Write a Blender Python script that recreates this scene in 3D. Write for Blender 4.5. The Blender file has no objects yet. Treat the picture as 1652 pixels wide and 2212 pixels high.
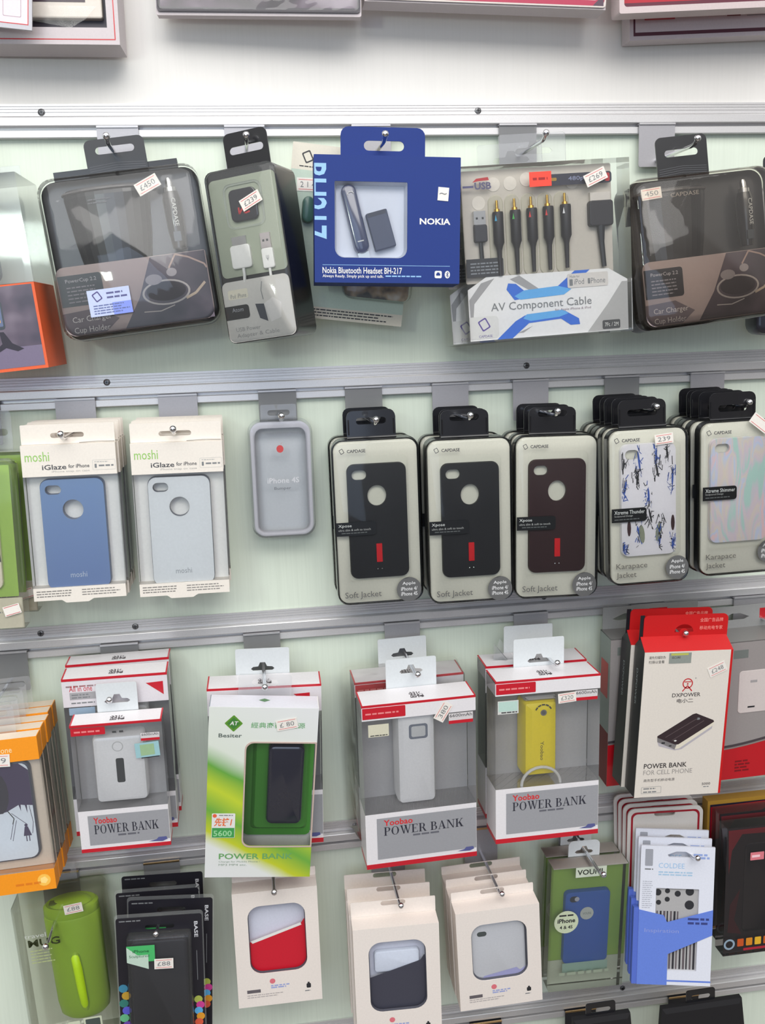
import bpy, bmesh, math, random
from mathutils import Vector, Matrix, Euler
from mathutils.geometry import tessellate_polygon
R = math.radians
random.seed(4)
scn = bpy.context.scene
COL = scn.collection

# ------------------------------------------------------------------ camera
cam_data = bpy.data.cameras.new('camera')
cam = bpy.data.objects.new('camera', cam_data)
COL.objects.link(cam)
cam_data.sensor_fit = 'VERTICAL'
cam_data.sensor_height = 36.0
cam_data.lens = 2085.0 / 2212.0 * 36.0
cam_data.clip_start = 0.02
pitch, yaw, roll = -.1904, .1361, -.0336
fw = Vector((math.sin(yaw)*math.cos(pitch), math.cos(yaw)*math.cos(pitch), math.sin(pitch)))
rt = Vector((math.cos(yaw), -math.sin(yaw), 0))
up = rt.cross(fw)
rt, up = rt*math.cos(roll) + up*math.sin(roll), -rt*math.sin(roll) + up*math.cos(roll)
cam.matrix_world = Matrix(((rt.x, up.x, -fw.x, 0), (rt.y, up.y, -fw.y, -1.0667),
                           (rt.z, up.z, -fw.z, -.2072), (0, 0, 0, 1)))
scn.camera = cam

# ------------------------------------------------------------------ world and lights
w = bpy.data.worlds.new('world'); scn.world = w; w.use_nodes = True
nt = w.node_tree; nt.nodes.clear()
tc = nt.nodes.new('ShaderNodeTexCoord'); sp = nt.nodes.new('ShaderNodeSeparateXYZ')
rp = nt.nodes.new('ShaderNodeValToRGB'); bg = nt.nodes.new('ShaderNodeBackground')
wo = nt.nodes.new('ShaderNodeOutputWorld'); mp = nt.nodes.new('ShaderNodeMapRange')
nt.links.new(tc.outputs['Generated'], sp.inputs[0]); nt.links.new(sp.outputs['Z'], mp.inputs['Value'])
mp.inputs['From Min'].default_value = -1; mp.inputs['From Max'].default_value = 1
nt.links.new(mp.outputs[0], rp.inputs[0]); nt.links.new(rp.outputs[0], bg.inputs[0]); nt.links.new(bg.outputs[0], wo.inputs[0])
e = rp.color_ramp.elements
e[0].position = 0.2; e[0].color = (.10, .085, .08, 1)
e[1].position = .75; e[1].color = (1.15, 1.16, 1.16, 1)
m_ = e.new(.50); m_.color = (.13, .12, .115, 1)
bg.inputs['Strength'].default_value = 1.3

def area(name, loc, target, sx, sy, power, col):
    l = bpy.data.lights.new(name, 'AREA'); l.shape = 'RECTANGLE'; l.size = sx; l.size_y = sy
    l.energy = power; l.color = col
    o = bpy.data.objects.new(name, l); COL.objects.link(o); o.location = loc
    o.rotation_euler = (Vector(target)-Vector(loc)).to_track_quat('-Z', 'Y').to_euler()
    return o
area('ceiling_light', (0.05, -1.25, .95), (0.05, 0, -.20), 2.2, 1.1, 23, (1, .985, .96))
area('blue_reflection_panel', (-.30, -2.7, -.04), (-.30, 0, -.04), 1.45, 1.12, 13, (.58, .73, 1.0))  # unseen bluish panel, added and placed to reflect in the clear plastic
area('upper_front_fill', (.1, -2.2, 1.1), (0, 0, -.3), 1.8, .8, 19, (1, .97, .93))  # unseen warm frontal fill, high behind the camera
area('spot_lamp', (-.47, -1.15, -.02), (-.16, 0, -.18), .08, .08, 1.6, (.86, 1, .90))
scn.view_settings.view_transform = 'Standard'
scn.view_settings.look = 'None'
scn.view_settings.gamma = 1.0
scn.view_settings.use_curve_mapping = False
scn.view_settings.exposure = -0.25
scn.cycles.transparent_max_bounces = 24
scn.cycles.max_bounces = 8

# ------------------------------------------------------------------ materials
def lin(c):
    c /= 255.0
    return c/12.92 if c <= .04045 else ((c+.055)/1.055)**2.4
MC = {}
def M(r, g, b, rough=.5, metal=0.0, coat=0.0, noise=0.0, nscale=60.0):
    key = (r, g, b, rough, metal, coat, noise, nscale)
    if key in MC: return MC[key]
    m = bpy.data.materials.new('surface'); m.use_nodes = True
    nt = m.node_tree; p = nt.nodes['Principled BSDF']
    col = (lin(r), lin(g), lin(b), 1)
    p.inputs['Base Color'].default_value = col
    p.inputs['Roughness'].default_value = rough
    p.inputs['Metallic'].default_value = metal
    p.inputs['Coat Weight'].default_value = coat
    p.inputs['Coat Roughness'].default_value = .08
    n = nt.nodes.new('ShaderNodeTexNoise'); n.inputs['Scale'].default_value = nscale*8
    n.inputs['Detail'].default_value = 2
    tc = nt.nodes.new('ShaderNodeTexCoord'); nt.links.new(tc.outputs['Object'], n.inputs['Vector'])
    mx = nt.nodes.new('ShaderNodeMix'); mx.data_type = 'RGBA'; mx.blend_type = 'MULTIPLY'
    mx.inputs[0].default_value = max(noise, .06)
    mx.inputs[6].default_value = col
    nt.links.new(n.outputs['Fac'], mx.inputs[7])
    # keep the mean brightness: noise value is about 0.5, so lift it to about 1
    ml = nt.nodes.new('ShaderNodeMath'); ml.operation = 'MULTIPLY'; ml.inputs[1].default_value = 2.0
    nt.links.new(n.outputs['Fac'], ml.inputs[0]); nt.links.new(ml.outputs[0], mx.inputs[7])
    nt.links.new(mx.outputs[2], p.inputs['Base Color'])
    MC[key] = m
    return m
def film(tint=(.995, .998, .995), haze=.02, rough=.06, hazecol=(.85, .87, .86), ior=1.36, bump=0.0, bscale=9):
    haze *= .6; ior = min(ior, 1.5)
    m = bpy.data.materials.new('clear_plastic'); m.use_nodes = True
    nt = m.node_tree; nt.nodes.clear()
    o = nt.nodes.new('ShaderNodeOutputMaterial'); t = nt.nodes.new('ShaderNodeBsdfTransparent')
    g = nt.nodes.new('ShaderNodeBsdfGlossy'); f = nt.nodes.new('ShaderNodeFresnel'); d = nt.nodes.new('ShaderNodeBsdfDiffuse')
    a = nt.nodes.new('ShaderNodeMixShader'); b = nt.nodes.new('ShaderNodeMixShader')
    t.inputs[0].default_value = (*tint, 1); g.inputs['Roughness'].default_value = rough
    f.inputs[0].default_value = ior; d.inputs[0].default_value = (*hazecol, 1)
    a.inputs[0].default_value = haze
    nt.links.new(t.outputs[0], a.inputs[1]); nt.links.new(d.outputs[0], a.inputs[2])
    nt.links.new(f.outputs[0], b.inputs[0]); nt.links.new(a.outputs[0], b.inputs[1]); nt.links.new(g.outputs[0], b.inputs[2])
    nt.links.new(b.outputs[0], o.inputs[0])
    if bump:
        tc = nt.nodes.new('ShaderNodeTexCoord'); n = nt.nodes.new('ShaderNodeTexNoise'); n.inputs['Scale'].default_value = bscale
        n.inputs['Detail'].default_value = 3; n.inputs['Distortion'].default_value = .8
        bp = nt.nodes.new('ShaderNodeBump'); bp.inputs['Strength'].default_value = bump; bp.inputs['Distance'].default_value = .01
        nt.links.new(tc.outputs['Object'], n.inputs['Vector']); nt.links.new(n.outputs['Fac'], bp.inputs['Height'])
        for x in (g, f): nt.links.new(bp.outputs[0], x.inputs['Normal'])
    return m
def ramp_mat(axis, stops, rough=.4, coat=0.3, scale=1.0, rot=0.0, wav=0.0):
    """colour bands printed along an object axis: stops = [(metres, (r,g,b))]"""
    m = bpy.data.materials.new('print'); m.use_nodes = True
    nt = m.node_tree; p = nt.nodes['Principled BSDF']
    p.inputs['Roughness'].default_value = rough; p.inputs['Coat Weight'].default_value = coat
    tc = nt.nodes.new('ShaderNodeTexCoord'); mpn = nt.nodes.new('ShaderNodeMapping')
    mpn.inputs['Rotation'].default_value = (0, rot, 0)
    s = nt.nodes.new('ShaderNodeSeparateXYZ'); mr = nt.nodes.new('ShaderNodeMapRange'); r = nt.nodes.new('ShaderNodeValToRGB')
    nt.links.new(tc.outputs['Object'], mpn.inputs['Vector']); nt.links.new(mpn.outputs[0], s.inputs[0])
    src = s.outputs[axis]
    if wav:
        n = nt.nodes.new('ShaderNodeTexNoise'); n.inputs['Scale'].default_value = 25
        ad = nt.nodes.new('ShaderNodeMath'); ad.operation = 'MULTIPLY_ADD'; ad.inputs[1].default_value = wav
        nt.links.new(tc.outputs['Object'], n.inputs['Vector']); nt.links.new(n.outputs['Fac'], ad.inputs[0]); nt.links.new(src, ad.inputs[2])
        src = ad.outputs[0]
    nt.links.new(src, mr.inputs['Value'])
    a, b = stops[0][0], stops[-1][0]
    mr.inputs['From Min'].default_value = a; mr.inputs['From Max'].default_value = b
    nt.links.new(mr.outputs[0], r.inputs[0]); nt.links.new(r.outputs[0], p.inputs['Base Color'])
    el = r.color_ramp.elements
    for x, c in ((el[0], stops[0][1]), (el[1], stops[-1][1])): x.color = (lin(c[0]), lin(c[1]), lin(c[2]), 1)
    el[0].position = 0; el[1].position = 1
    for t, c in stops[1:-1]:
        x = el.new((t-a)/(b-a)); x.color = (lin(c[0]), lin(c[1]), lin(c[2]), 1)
    return m
def photo_mat(c1, c2, c3, scale=30):
    """a dim photograph printed on card: soft blotches of three colours"""
    m = bpy.data.materials.new('photo_print'); m.use_nodes = True
    nt = m.node_tree; p = nt.nodes['Principled BSDF']; p.inputs['Roughness'].default_value = .35
    tc = nt.nodes.new('ShaderNodeTexCoord'); n = nt.nodes.new('ShaderNodeTexNoise'); n.inputs['Scale'].default_value = scale
    r = nt.nodes.new('ShaderNodeValToRGB'); el = r.color_ramp.elements
    el[0].position = .38; el[1].position = .66; mid = el.new(.52)
    for x, c in zip((el[0], el[1], el[2]), (c1, c2, c3)): x.color = (lin(c[0]), lin(c[1]), lin(c[2]), 1)
    nt.links.new(tc.outputs['Object'], n.inputs['Vector']); nt.links.new(n.outputs['Fac'], r.inputs[0]); nt.links.new(r.outputs[0], p.inputs['Base Color'])
    return m
WHITE = M(222, 220, 216, .45); PAPER = M(228, 222, 214, .6); BLACK = M(22, 22, 26, .3, 0, .5); DARK = M(34, 34, 40, .45)
INK = M(40, 40, 44, .5); GREYINK = M(120, 122, 124, .6); RED = M(190, 24, 34, .4, 0, .3); SILVER = M(200, 200, 200, .25, 1)
CHROME = M(225, 225, 228, .12, 1); GOLD = M(205, 165, 80, .25, 1); LIGHTINK = M(205, 205, 200, .5)
CLEAR = film(); CLEARH = film(haze=.12); TABCLEAR = film(haze=.22, hazecol=(.7, .7, .74)); WAVY = film(haze=.03, bump=.35, ior=1.5)
SMOKE = film(tint=(.55, .56, .56), haze=.05); WRAP = film(haze=.10, bump=.9, hazecol=(.72, .72, .66), rough=.15)

# ------------------------------------------------------------------ geometry in mm: (u right, v up, d towards the viewer)
def rr(u0, u1, v0, v1, r=0, n=4):
    if not isinstance(r, (list, tuple)): r = [r]*4
    out = []
    for (cx, cy, a, rad) in ((u1, v1, 0, r[0]), (u0, v1, 90, r[1]), (u0, v0, 180, r[2]), (u1, v0, 270, r[3])):
        sx = -1 if cx == u1 else 1; sy = -1 if cy == v1 else 1
        if rad <= 0: out.append((cx, cy)); continue
        for i in range(n+1):
            t = R(a + 90*i/n)
            out.append((cx+sx*rad + rad*math.cos(t), cy+sy*rad + rad*math.sin(t)))
    return out
def circ(cu, cv, r, n=20, r2=None):
    r2 = r2 or r
    return [(cu+r*math.cos(2*math.pi*i/n), cv+r2*math.sin(2*math.pi*i/n)) for i in range(n)]
def slot(u0, u1, v0, v1): return rr(u0, u1, v0, v1, abs(v1-v0)/2*.99, 4)
def sheet(outer, d0, d1=None, holes=()):
    """flat panel with holes from depth d0 to d1 (d1 None: a single face)"""
    loops = [list(outer)] + [list(h) for h in holes]
    tris = tessellate_polygon([[Vector((a, b, 0)) for a, b in l] for l in loops])
    flat = [p for l in loops for p in l]; n = len(flat)
    def area2(t):
        a, b, c = (flat[i] for i in t); return (b[0]-a[0])*(c[1]-a[1])-(b[1]-a[1])*(c[0]-a[0])
    tris = [tuple(t) if area2(t) > 0 else (t[0], t[2], t[1]) for t in tris if abs(area2(t)) > 1e-9]
    if d1 is None: return [(a, b, d0) for a, b in flat], tris
    if d1 < d0: d0, d1 = d1, d0
    V = [(a, b, d1) for a, b in flat]+[(a, b, d0) for a, b in flat]
    F = tris + [(t[0]+n, t[2]+n, t[1]+n) for t in tris]
    s = 0
    for l in loops:
        k = len(l)
        for i in range(k):
            a, b = s+i, s+(i+1) % k
            F.append((a, a+n, b+n, b))
        s += k
    return V, F
def box(u0, u1, v0, v1, d0, d1): return sheet(rr(u0, u1, v0, v1), d0, d1)
def loft(secs, cap0=True, cap1=True):
    """secs = [(outline, d)], from back to front"""
    V = []; F = []; n = len(secs[0][0])
    for o, d in secs: V += [(p[0], p[1], d if len(p) < 3 else p[2]) for p in o]
    for k in range(len(secs)-1):
        for i in range(n):
            a, b = k*n+i, k*n+(i+1) % n
            F.append((a, b, b+n, a+n))
    if cap1: F.append(tuple(range((len(secs)-1)*n, len(secs)*n)))
    if cap0: F.append(tuple(reversed(range(n))))
    return V, F
def soft(u0, u1, v0, v1, r, d0, d1, b=2.0, n=4):
    """slab with rounded corners and a rounded front edge"""
    return loft([(rr(u0, u1, v0, v1, r, n), d0), (rr(u0, u1, v0, v1, r, n), d1-b), (rr(u0+b*.3, u1-b*.3, v0+b*.3, v1-b*.3, max(r-b*.3, .1), n), d1-b*.3),
                 (rr(u0+b, u1-b, v0+b, v1-b, max(r-b, .1), n), d1)])
def tube(path, r, n=10, caps=True):
    P = [Vector(p) for p in path]; V = []; F = []
    rs = r if isinstance(r, (list, tuple)) else [r]*len(P)
    pn = None
    for i, p in enumerate(P):
        t = (P[min(i+1, len(P)-1)]-P[max(i-1, 0)]).normalized()
        if pn is None: pn = t.orthogonal().normalized()
        pn = (pn - t*pn.dot(t)).normalized(); bn = t.cross(pn)
        for k in range(n):
            a = 2*math.pi*k/n; V.append(tuple(p + rs[i]*(pn*math.cos(a)+bn*math.sin(a))))
    for i in range(len(P)-1):
        for k in range(n):
            a, b = i*n+k, i*n+(k+1) % n
            F.append((a, b, b+n, a+n))
    if caps: F += [tuple(reversed(range(n))), tuple(range((len(P)-1)*n, len(P)*n))]
    return V, F
def lathe(cu, cd, prof, n=20, sd=1.0):
    """turned body about a vertical axis: prof = [(v, radius)] from the top down"""
    V = []; F = []
    for v, r in prof:
        for k in range(n):
            a = 2*math.pi*k/n; V.append((cu+r*math.cos(a), v, cd+sd*r*math.sin(a)))
    for i in range(len(prof)-1):
        for k in range(n):
            a, b = i*n+k, i*n+(k+1) % n
            F.append((a, a+n, b+n, b))
    F += [tuple(range(n)), tuple(reversed(range((len(prof)-1)*n, len(prof)*n)))]
    return V, F
def ball(c, r, n=10):
    V = []; F = []; m = 6
    for i in range(1, m):
        t = math.pi*i/m
        for k in range(n):
            a = 2*math.pi*k/n; V.append((c[0]+r*math.sin(t)*math.cos(a), c[1]+r*math.cos(t), c[2]+r*math.sin(t)*math.sin(a)))
    for i in range(m-2):
        for k in range(n):
            a, b = i*n+k, i*n+(k+1) % n
            F.append((a, a+n, b+n, b))
    V += [(c[0], c[1]+r, c[2]), (c[0], c[1]-r, c[2])]; t, b_ = len(V)-2, len(V)-1
    for k in range(n):
        F.append((t, k, (k+1) % n)); F.append((b_, (m-2)*n+(k+1) % n, (m-2)*n+k))
    return V, F
def turn(g, deg, cu=0, cv=0):
    c, s = math.cos(R(deg)), math.sin(R(deg))
    return [(cu+(a-cu)*c-(b-cv)*s, cv+(a-cu)*s+(b-cv)*c, d) for a, b, d in g[0]], g[1]
def shift(g, du=0, dv=0, dd=0): return [(a+du, b+dv, d+dd) for a, b, d in g[0]], g[1]
def stroke(pts, wd, d):
    """flat printed line along points"""
    V = []; F = []
    for (a, b), (c, e_) in zip(pts[:-1], pts[1:]):
        L = math.hypot(c-a, e_-b) or 1; nx, ny = -(e_-b)/L*wd/2, (c-a)/L*wd/2
        k = len(V); V += [(a+nx, b+ny, d), (a-nx, b-ny, d), (c-nx, e_-ny, d), (c+nx, e_+ny, d)]; F.append((k, k+1, k+2, k+3))
    return V, F
def bars(u0, u1, vtop, rows, pitch, h, d, seed=1):
    """rows of print too small to read: broken hairlines"""
    rn = random.Random(seed); V = []; F = []
    for i in range(rows):
        u = u0; end = u1-(u1-u0)*rn.random()*.25; v = vtop-i*pitch
        while u < end:
            L = min(rn.uniform(1.2, 4.5)*(h/.9), end-u)
            k = len(V); V += [(u, v-h, d), (u+L, v-h, d), (u+L, v, d), (u, v, d)]; F.append((k, k+1, k+2, k+3)); u += L+h*.7
    return V, F
TXC = {}
def text(s, u0, v0, u1, v1, d, rot=0, bold=0.0, slant=0.0):
    """lettering stretched to fill the rectangle; rot -90 reads downwards"""
    key = (s, bold, slant)
    if key not in TXC:
        c = bpy.data.curves.new('lettering', 'FONT'); c.body = s; c.resolution_u = 2; c.offset = bold; c.shear = slant
        o = bpy.data.objects.new('lettering', c); COL.objects.link(o)
        bpy.context.view_layer.update()
        me = o.evaluated_get(bpy.context.evaluated_depsgraph_get()).to_mesh()
        TXC[key] = ([tuple(v.co) for v in me.vertices], [tuple(p.vertices) for p in me.polygons])
        bpy.data.objects.remove(o); bpy.data.curves.remove(c)
    V, F = TXC[key]
    x0 = min(v[0] for v in V); x1 = max(v[0] for v in V); y0 = min(v[1] for v in V); y1 = max(v[1] for v in V)
    out = []
    for x, y, _ in V:
        a, b = (x-x0)/(x1-x0), (y-y0)/(y1-y0)
        if rot == 0: out.append((u0+a*(u1-u0), v0+b*(v1-v0), d))
        elif rot == -90: out.append((u0+b*(u1-u0), v1-a*(v1-v0), d))
        else: out.append((u1-b*(u1-u0), v0+a*(v1-v0), d))
    return out, F

# roman capitals with heavy stems, hairlines and bracketed feet (unit square, drawn as filled pieces)
def roman(word, u0, v0, u1, v1, d):
    def q(*p): return list(p)
    def bar(x0, x1, y0=0, y1=1): return q((x0, y0), (x1, y0), (x1, y1), (x0, y1))
    def feet(x0, x1, y): return q((x0-.1, y), (x1+.1, y), (x1+.1, y+.05), (x0-.1, y+.05))
    def bowl(cx, cy, rx, ry, a0, a1, th):
        o = []; n = 10
        for i in range(n):
            p, r_ = R(a0+(a1-a0)*i/n), R(a0+(a1-a0)*(i+1)/n)
            k = lambda a: th*abs(math.cos(a))+.05
            o.append(q((cx+rx*math.cos(p), cy+ry*math.sin(p)), (cx+rx*math.cos(r_), cy+ry*math.sin(r_)), (cx+(rx-k(r_))*math.cos(r_), cy+(ry-.05)*math.sin(r_)), (cx+(rx-k(p))*math.cos(p), cy+(ry-.05)*math.sin(p))))
        return o
    S = .17
    G = {'P': (.72, [bar(.1, .1+S), feet(.1, .1+S, 0), feet(.1, .1+S, .95), bar(.2, .4, .95, 1), bar(.2, .4, .46, .51)]+bowl(.38, .73, .32, .27, -90, 90, .12)),
         'B': (.76, [bar(.1, .1+S), feet(.1, .1+S, 0), feet(.1, .1+S, .95), bar(.2, .4, .95, 1), bar(.2, .42, .5, .55), bar(.2, .4, 0, .05)]+bowl(.38, .76, .26, .24, -90, 90, .12)+bowl(.4, .275, .33, .275, -90, 90, .12)),
         'R': (.84, [bar(.1, .1+S), feet(.1, .1+S, 0), feet(.1, .1+S, .95), bar(.2, .4, .95, 1), bar(.2, .4, .46, .51), q((.38, .5), (.54, .5), (.84, 0), (.64, 0)), bar(.62, .9, 0, .04)]+bowl(.38, .73, .3, .27, -90, 90, .12)),
         'O': (.92, bowl(.46, .5, .42, .52, 0, 360, .13)),
         'E': (.74, [bar(.1, .1+S), feet(.1, .1+S, 0), feet(.1, .1+S, .95), bar(.2, .66, .95, 1), bar(.2, .5, .48, .53), bar(.2, .68, 0, .05), q((.6, .8), (.66, .78), (.66, 1), (.6, .96)), q((.62, .04), (.68, 0), (.7, .24), (.66, .22)), bar(.46, .5, .38, .63)]),
         'W': (1.2, [q((.06, 1), (.25, 1), (.48, 0), (.38, 0)), q((.38, 0), (.46, 0), (.68, .96), (.62, .96)), q((.5, 1), (.7, 1), (.92, 0), (.82, 0)), q((.82, 0), (.9, 0), (1.14, .96), (1.08, .96)), bar(0, .32, .95, 1), bar(.44, .78, .95, 1), bar(.98, 1.2, .95, 1)]),
         'A': (.88, [q((.1, 0), (.17, 0), (.47, 1), (.42, 1)), q((.38, 1), (.5, 1), (.84, 0), (.63, 0)), bar(.24, .62, .3, .35), bar(0, .28, 0, .05), bar(.54, .92, 0, .05)]),
         'N': (.94, [bar(.14, .2, 0, 1), q((.1, 1), (.3, 1), (.84, 0), (.72, 0)), bar(.76, .82, 0, 1), bar(.02, .32, 0, .05), bar(.64, .94, .95, 1), bar(.02, .2, .95, 1)]),
         'K': (.86, [bar(.1, .1+S), feet(.1, .1+S, 0), feet(.1, .1+S, .95), q((.26, .4), (.34, .4), (.76, .96), (.68, .96)), q((.36, .54), (.5, .68), (.86, 0), (.64, 0)), bar(.58, .86, .95, 1), bar(.56, .92, 0, .05)])}
    tot = sum(.4 if c == ' ' else G[c][0]+.06 for c in word); k = (u1-u0)/tot; x = u0; V = []; F = []
    for c in word:
        if c == ' ': x += .4*k; continue
        for pc in G[c][1]:
            b = len(V); V += [(x+a*k, v0+y*(v1-v0), d) for a, y in pc]; F.append(tuple(range(b, b+4)))
        x += (G[c][0]+.06)*k
    return V, F

# ------------------------------------------------------------------ objects
def tag(o, label=None, cat=None, group=None, kind=None):
    if label: o['label'] = label
    if cat: o['category'] = cat
    if group: o['group'] = group
    if kind: o['kind'] = kind
    return o
class Thing:
    """an Empty at the base of the thing; parts are given in mm from the top centre of its front face"""
    def __init__(s, name, pose, label, cat, group=None):
        x, y, z, yaw, tilt, rol, s.w, s.h = pose
        s.o = bpy.data.objects.new(name, None); s.o.empty_display_size = .01; COL.objects.link(s.o)
        rot = Matrix.Rotation(yaw, 3, 'Z') @ Matrix.Rotation(rol, 3, 'Y') @ Matrix.Rotation(tilt, 3, 'X')
        s.o.location = Vector((x, y, z)) + rot @ Vector((0, 0, -s.h/1000))
        s.o.rotation_euler = rot.to_euler()
        tag(s.o, label, cat, group)
    def part(s, name, geoms, mat=None, parent=None, label=None, smooth=False, flip=False):
        """geoms: a list of geometries with one material, or of (geometry, material)"""
        if mat is not None: geoms = [(g, mat) for g in geoms]
        V = []; F = []; I = []; mats = []
        for g, m in geoms:
            if m not in mats: mats.append(m)
            k = len(V); V += [(a/1000, -d/1000, (b+s.h)/1000) for a, b, d in g[0]]
            F += [tuple(i+k for i in f) for f in g[1]]; I += [mats.index(m)]*len(g[1])
        me = bpy.data.meshes.new(name); me.from_pydata(V, [], F)
        for m in mats: me.materials.append(m)
        me.polygons.foreach_set('material_index', I)
        if smooth:
            me.polygons.foreach_set('use_smooth', [True]*len(F))
            bm = bmesh.new(); bm.from_mesh(me)
            for ed in bm.edges:
                if len(ed.link_faces) == 2 and ed.calc_face_angle(0) > R(42): ed.smooth = False
            bm.to_mesh(me); bm.free()
        me.update()
        o = bpy.data.objects.new(name, me); COL.objects.link(o); o.parent = parent or s.o
        if label: o['label'] = label
        return o
    def price(s, u, v, wd, ht, ang, d, digits, name='price_sticker', col=PAPER):
        base = rr(-wd/2, wd/2, -ht/2, ht/2)
        n = []
        g = [(sheet(base, d, d+.25), col)]
        g += [(stroke([(-wd*.42, ht*.36), (wd*.42, ht*.36)], .5, d+.35), M(215, 90, 90)), (stroke([(-wd*.42, -ht*.36), (wd*.42, -ht*.36)], .5, d+.35), M(215, 90, 90))]
        if digits: g.append((text(digits, -wd*.34, -ht*.2, wd*.34, ht*.22, d+.4), GREYINK))
        return s.part(name, [(shift(turn(x, ang), u, v), m) for x, m in g])
def copy_tree(o, parent=None):
    c = o.copy(); COL.objects.link(c); c.parent = parent
    for ch in list(o.children): copy_tree(ch, c)
    return c
ORD = ['', 'second', 'third', 'fourth', 'fifth', 'sixth']
def stack(t, offs, lab, dx=.0012, skip=()):
    """copies of a hanging pack further back on the same hook"""
    rn = random.Random(len(lab))
    t.o['label'] = lab % 'frontmost'
    for i, dy in enumerate(offs):
        c = copy_tree(t.o)
        c.location = t.o.location + Vector((rn.uniform(-dx, dx), dy, rn.uniform(-.001, .001)))
        c['label'] = lab % (ORD[i+1]+' from the front')
def obj(name, geoms, mat=None, loc=(0, 0, 0), smooth=False, **tags):
    t = Thing.__new__(Thing); t.h = 0; t.w = 0; t.o = None
    o = Thing.part(t, name, geoms, mat, None, None, smooth); o.location = loc
    return tag(o, **tags)
def hull(u, v0, v1, d0, d1): return box(-u, u, v0, v1, d0, d1)
# ------------------------------------------------------------------ the setting: slatted wall with aluminium rails
ZR = [.2700, 0, -.2709, -.5425, -.8101, -1.0782, -1.3490]     # slot heights; the first rail is above the frame
def board_mat(base, grain, name='laminate'):
    m = bpy.data.materials.new(name); m.use_nodes = True
    nt = m.node_tree; p = nt.nodes['Principled BSDF']; p.inputs['Roughness'].default_value = .5; p.inputs['Specular IOR Level'].default_value = .35
    tc = nt.nodes.new('ShaderNodeTexCoord'); mpn = nt.nodes.new('ShaderNodeMapping'); mpn.inputs['Scale'].default_value = (420, 420, 9)
    n = nt.nodes.new('ShaderNodeTexNoise'); n.inputs['Scale'].default_value = 1; n.inputs['Detail'].default_value = 3
    n.inputs['Distortion'].default_value = .6
    r = nt.nodes.new('ShaderNodeValToRGB'); el = r.color_ramp.elements
    el[0].position = .35; el[1].position = .6
    el[0].color = (*[lin(c-grain) for c in base], 1); el[1].color = (*[lin(c) for c in base], 1)
    bp = nt.nodes.new('ShaderNodeBump'); bp.inputs['Strength'].default_value = .12; bp.inputs['Distance'].default_value = .0004
    nt.links.new(tc.outputs['Object'], mpn.inputs['Vector']); nt.links.new(mpn.outputs[0], n.inputs['Vector'])
    nt.links.new(n.outputs['Fac'], r.inputs[0]); nt.links.new(r.outputs[0], p.inputs['Base Color'])
    nt.links.new(n.outputs['Fac'], bp.inputs['Height']); nt.links.new(bp.outputs[0], p.inputs['Normal'])
    return m
wall = obj('wall_back', [box(-1150, 1350, -1500, 700, -40, -14)], M(190, 188, 180, .8), kind='structure', label='white shop wall behind the display boards')
cream, mint = board_mat((238, 235, 230), 2), board_mat((224, 233, 217), 4)
for i in range(6):
    zt = (ZR[i]-.0112)*1000; zb = (ZR[i+1]+.0223)*1000
    bd = obj('board', [box(-1100, 1300, zb-8, zt+8, -13.5, -.4)], cream if i < 1 else mint)
    bd.parent = wall
top = obj('board', [box(-1100, 1300, 270+14, 700, -13.5, -.4)], cream); top.parent = wall
ALU = M(214, 212, 212, .36, .42, 0, .10, 160)
prof = [(0, 22.3), (2, 22.3), (2, 20.2), (1.2, 19.9), (1.2, 19.4), (2, 19.1), (2, 17.6), (1.2, 17.3), (1.2, 16.8), (2, 16.5), (2, 14.6), (1.2, 14.3),
        (1.2, 13.8), (2, 13.5), (2, 10.9), (.8, 10.6), (.8, 9.5), (7.6, 9.3), (8.6, 8.9), (9, 8.2), (9, .8), (8.4, 0), (.4, 0), (.4, -3.6),
        (7.2, -3.6), (8, -4.1), (8, -10.4), (7.4, -11.2), (0, -11.2)]
for i, z in enumerate(ZR[:6]):
    V = [(x, b, a) for x in (-1100, 1300) for a, b in prof]; n = len(prof)
    F = [(k, (k+1) % n, n+(k+1) % n, n+k) for k in range(n)]
    tr = obj('trim_%d' % i, [((V, F), ALU)], loc=(0, 0, z), kind='structure', label='ribbed aluminium rail across the shop wall')
    for sx in {1: (-.186, .263), 2: (-.145, .315), 3: (-.137, -.239, .335), 4: (-.3, .1), 5: (.44,)}.get(i, ()):
        g = lathe(0, 0, [(0, 3.6), (.7, 3.2), (1.3, 1.8)], 14)
        scr = obj('screw', [((([(a, c, b+2) for a, b, c in g[0]]), [tuple(reversed(f)) for f in g[1]]), M(120, 120, 122, .35, .9)),
                            (box(-2.2, 2.2, -.45, .45, 3, 3.45), BLACK), (box(-.45, .45, -2.2, 2.2, 3, 3.45), BLACK)])
        scr.parent = tr; scr.location = (sx, 0, .0145 if i < 3 else .0148)
floor_m = M(120, 112, 104, .5)
obj('floor', [box(-2600, 2600, -2230, -2200, -40, 3600)], floor_m, kind='structure', label='floor of the shop below the frame')

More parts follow.
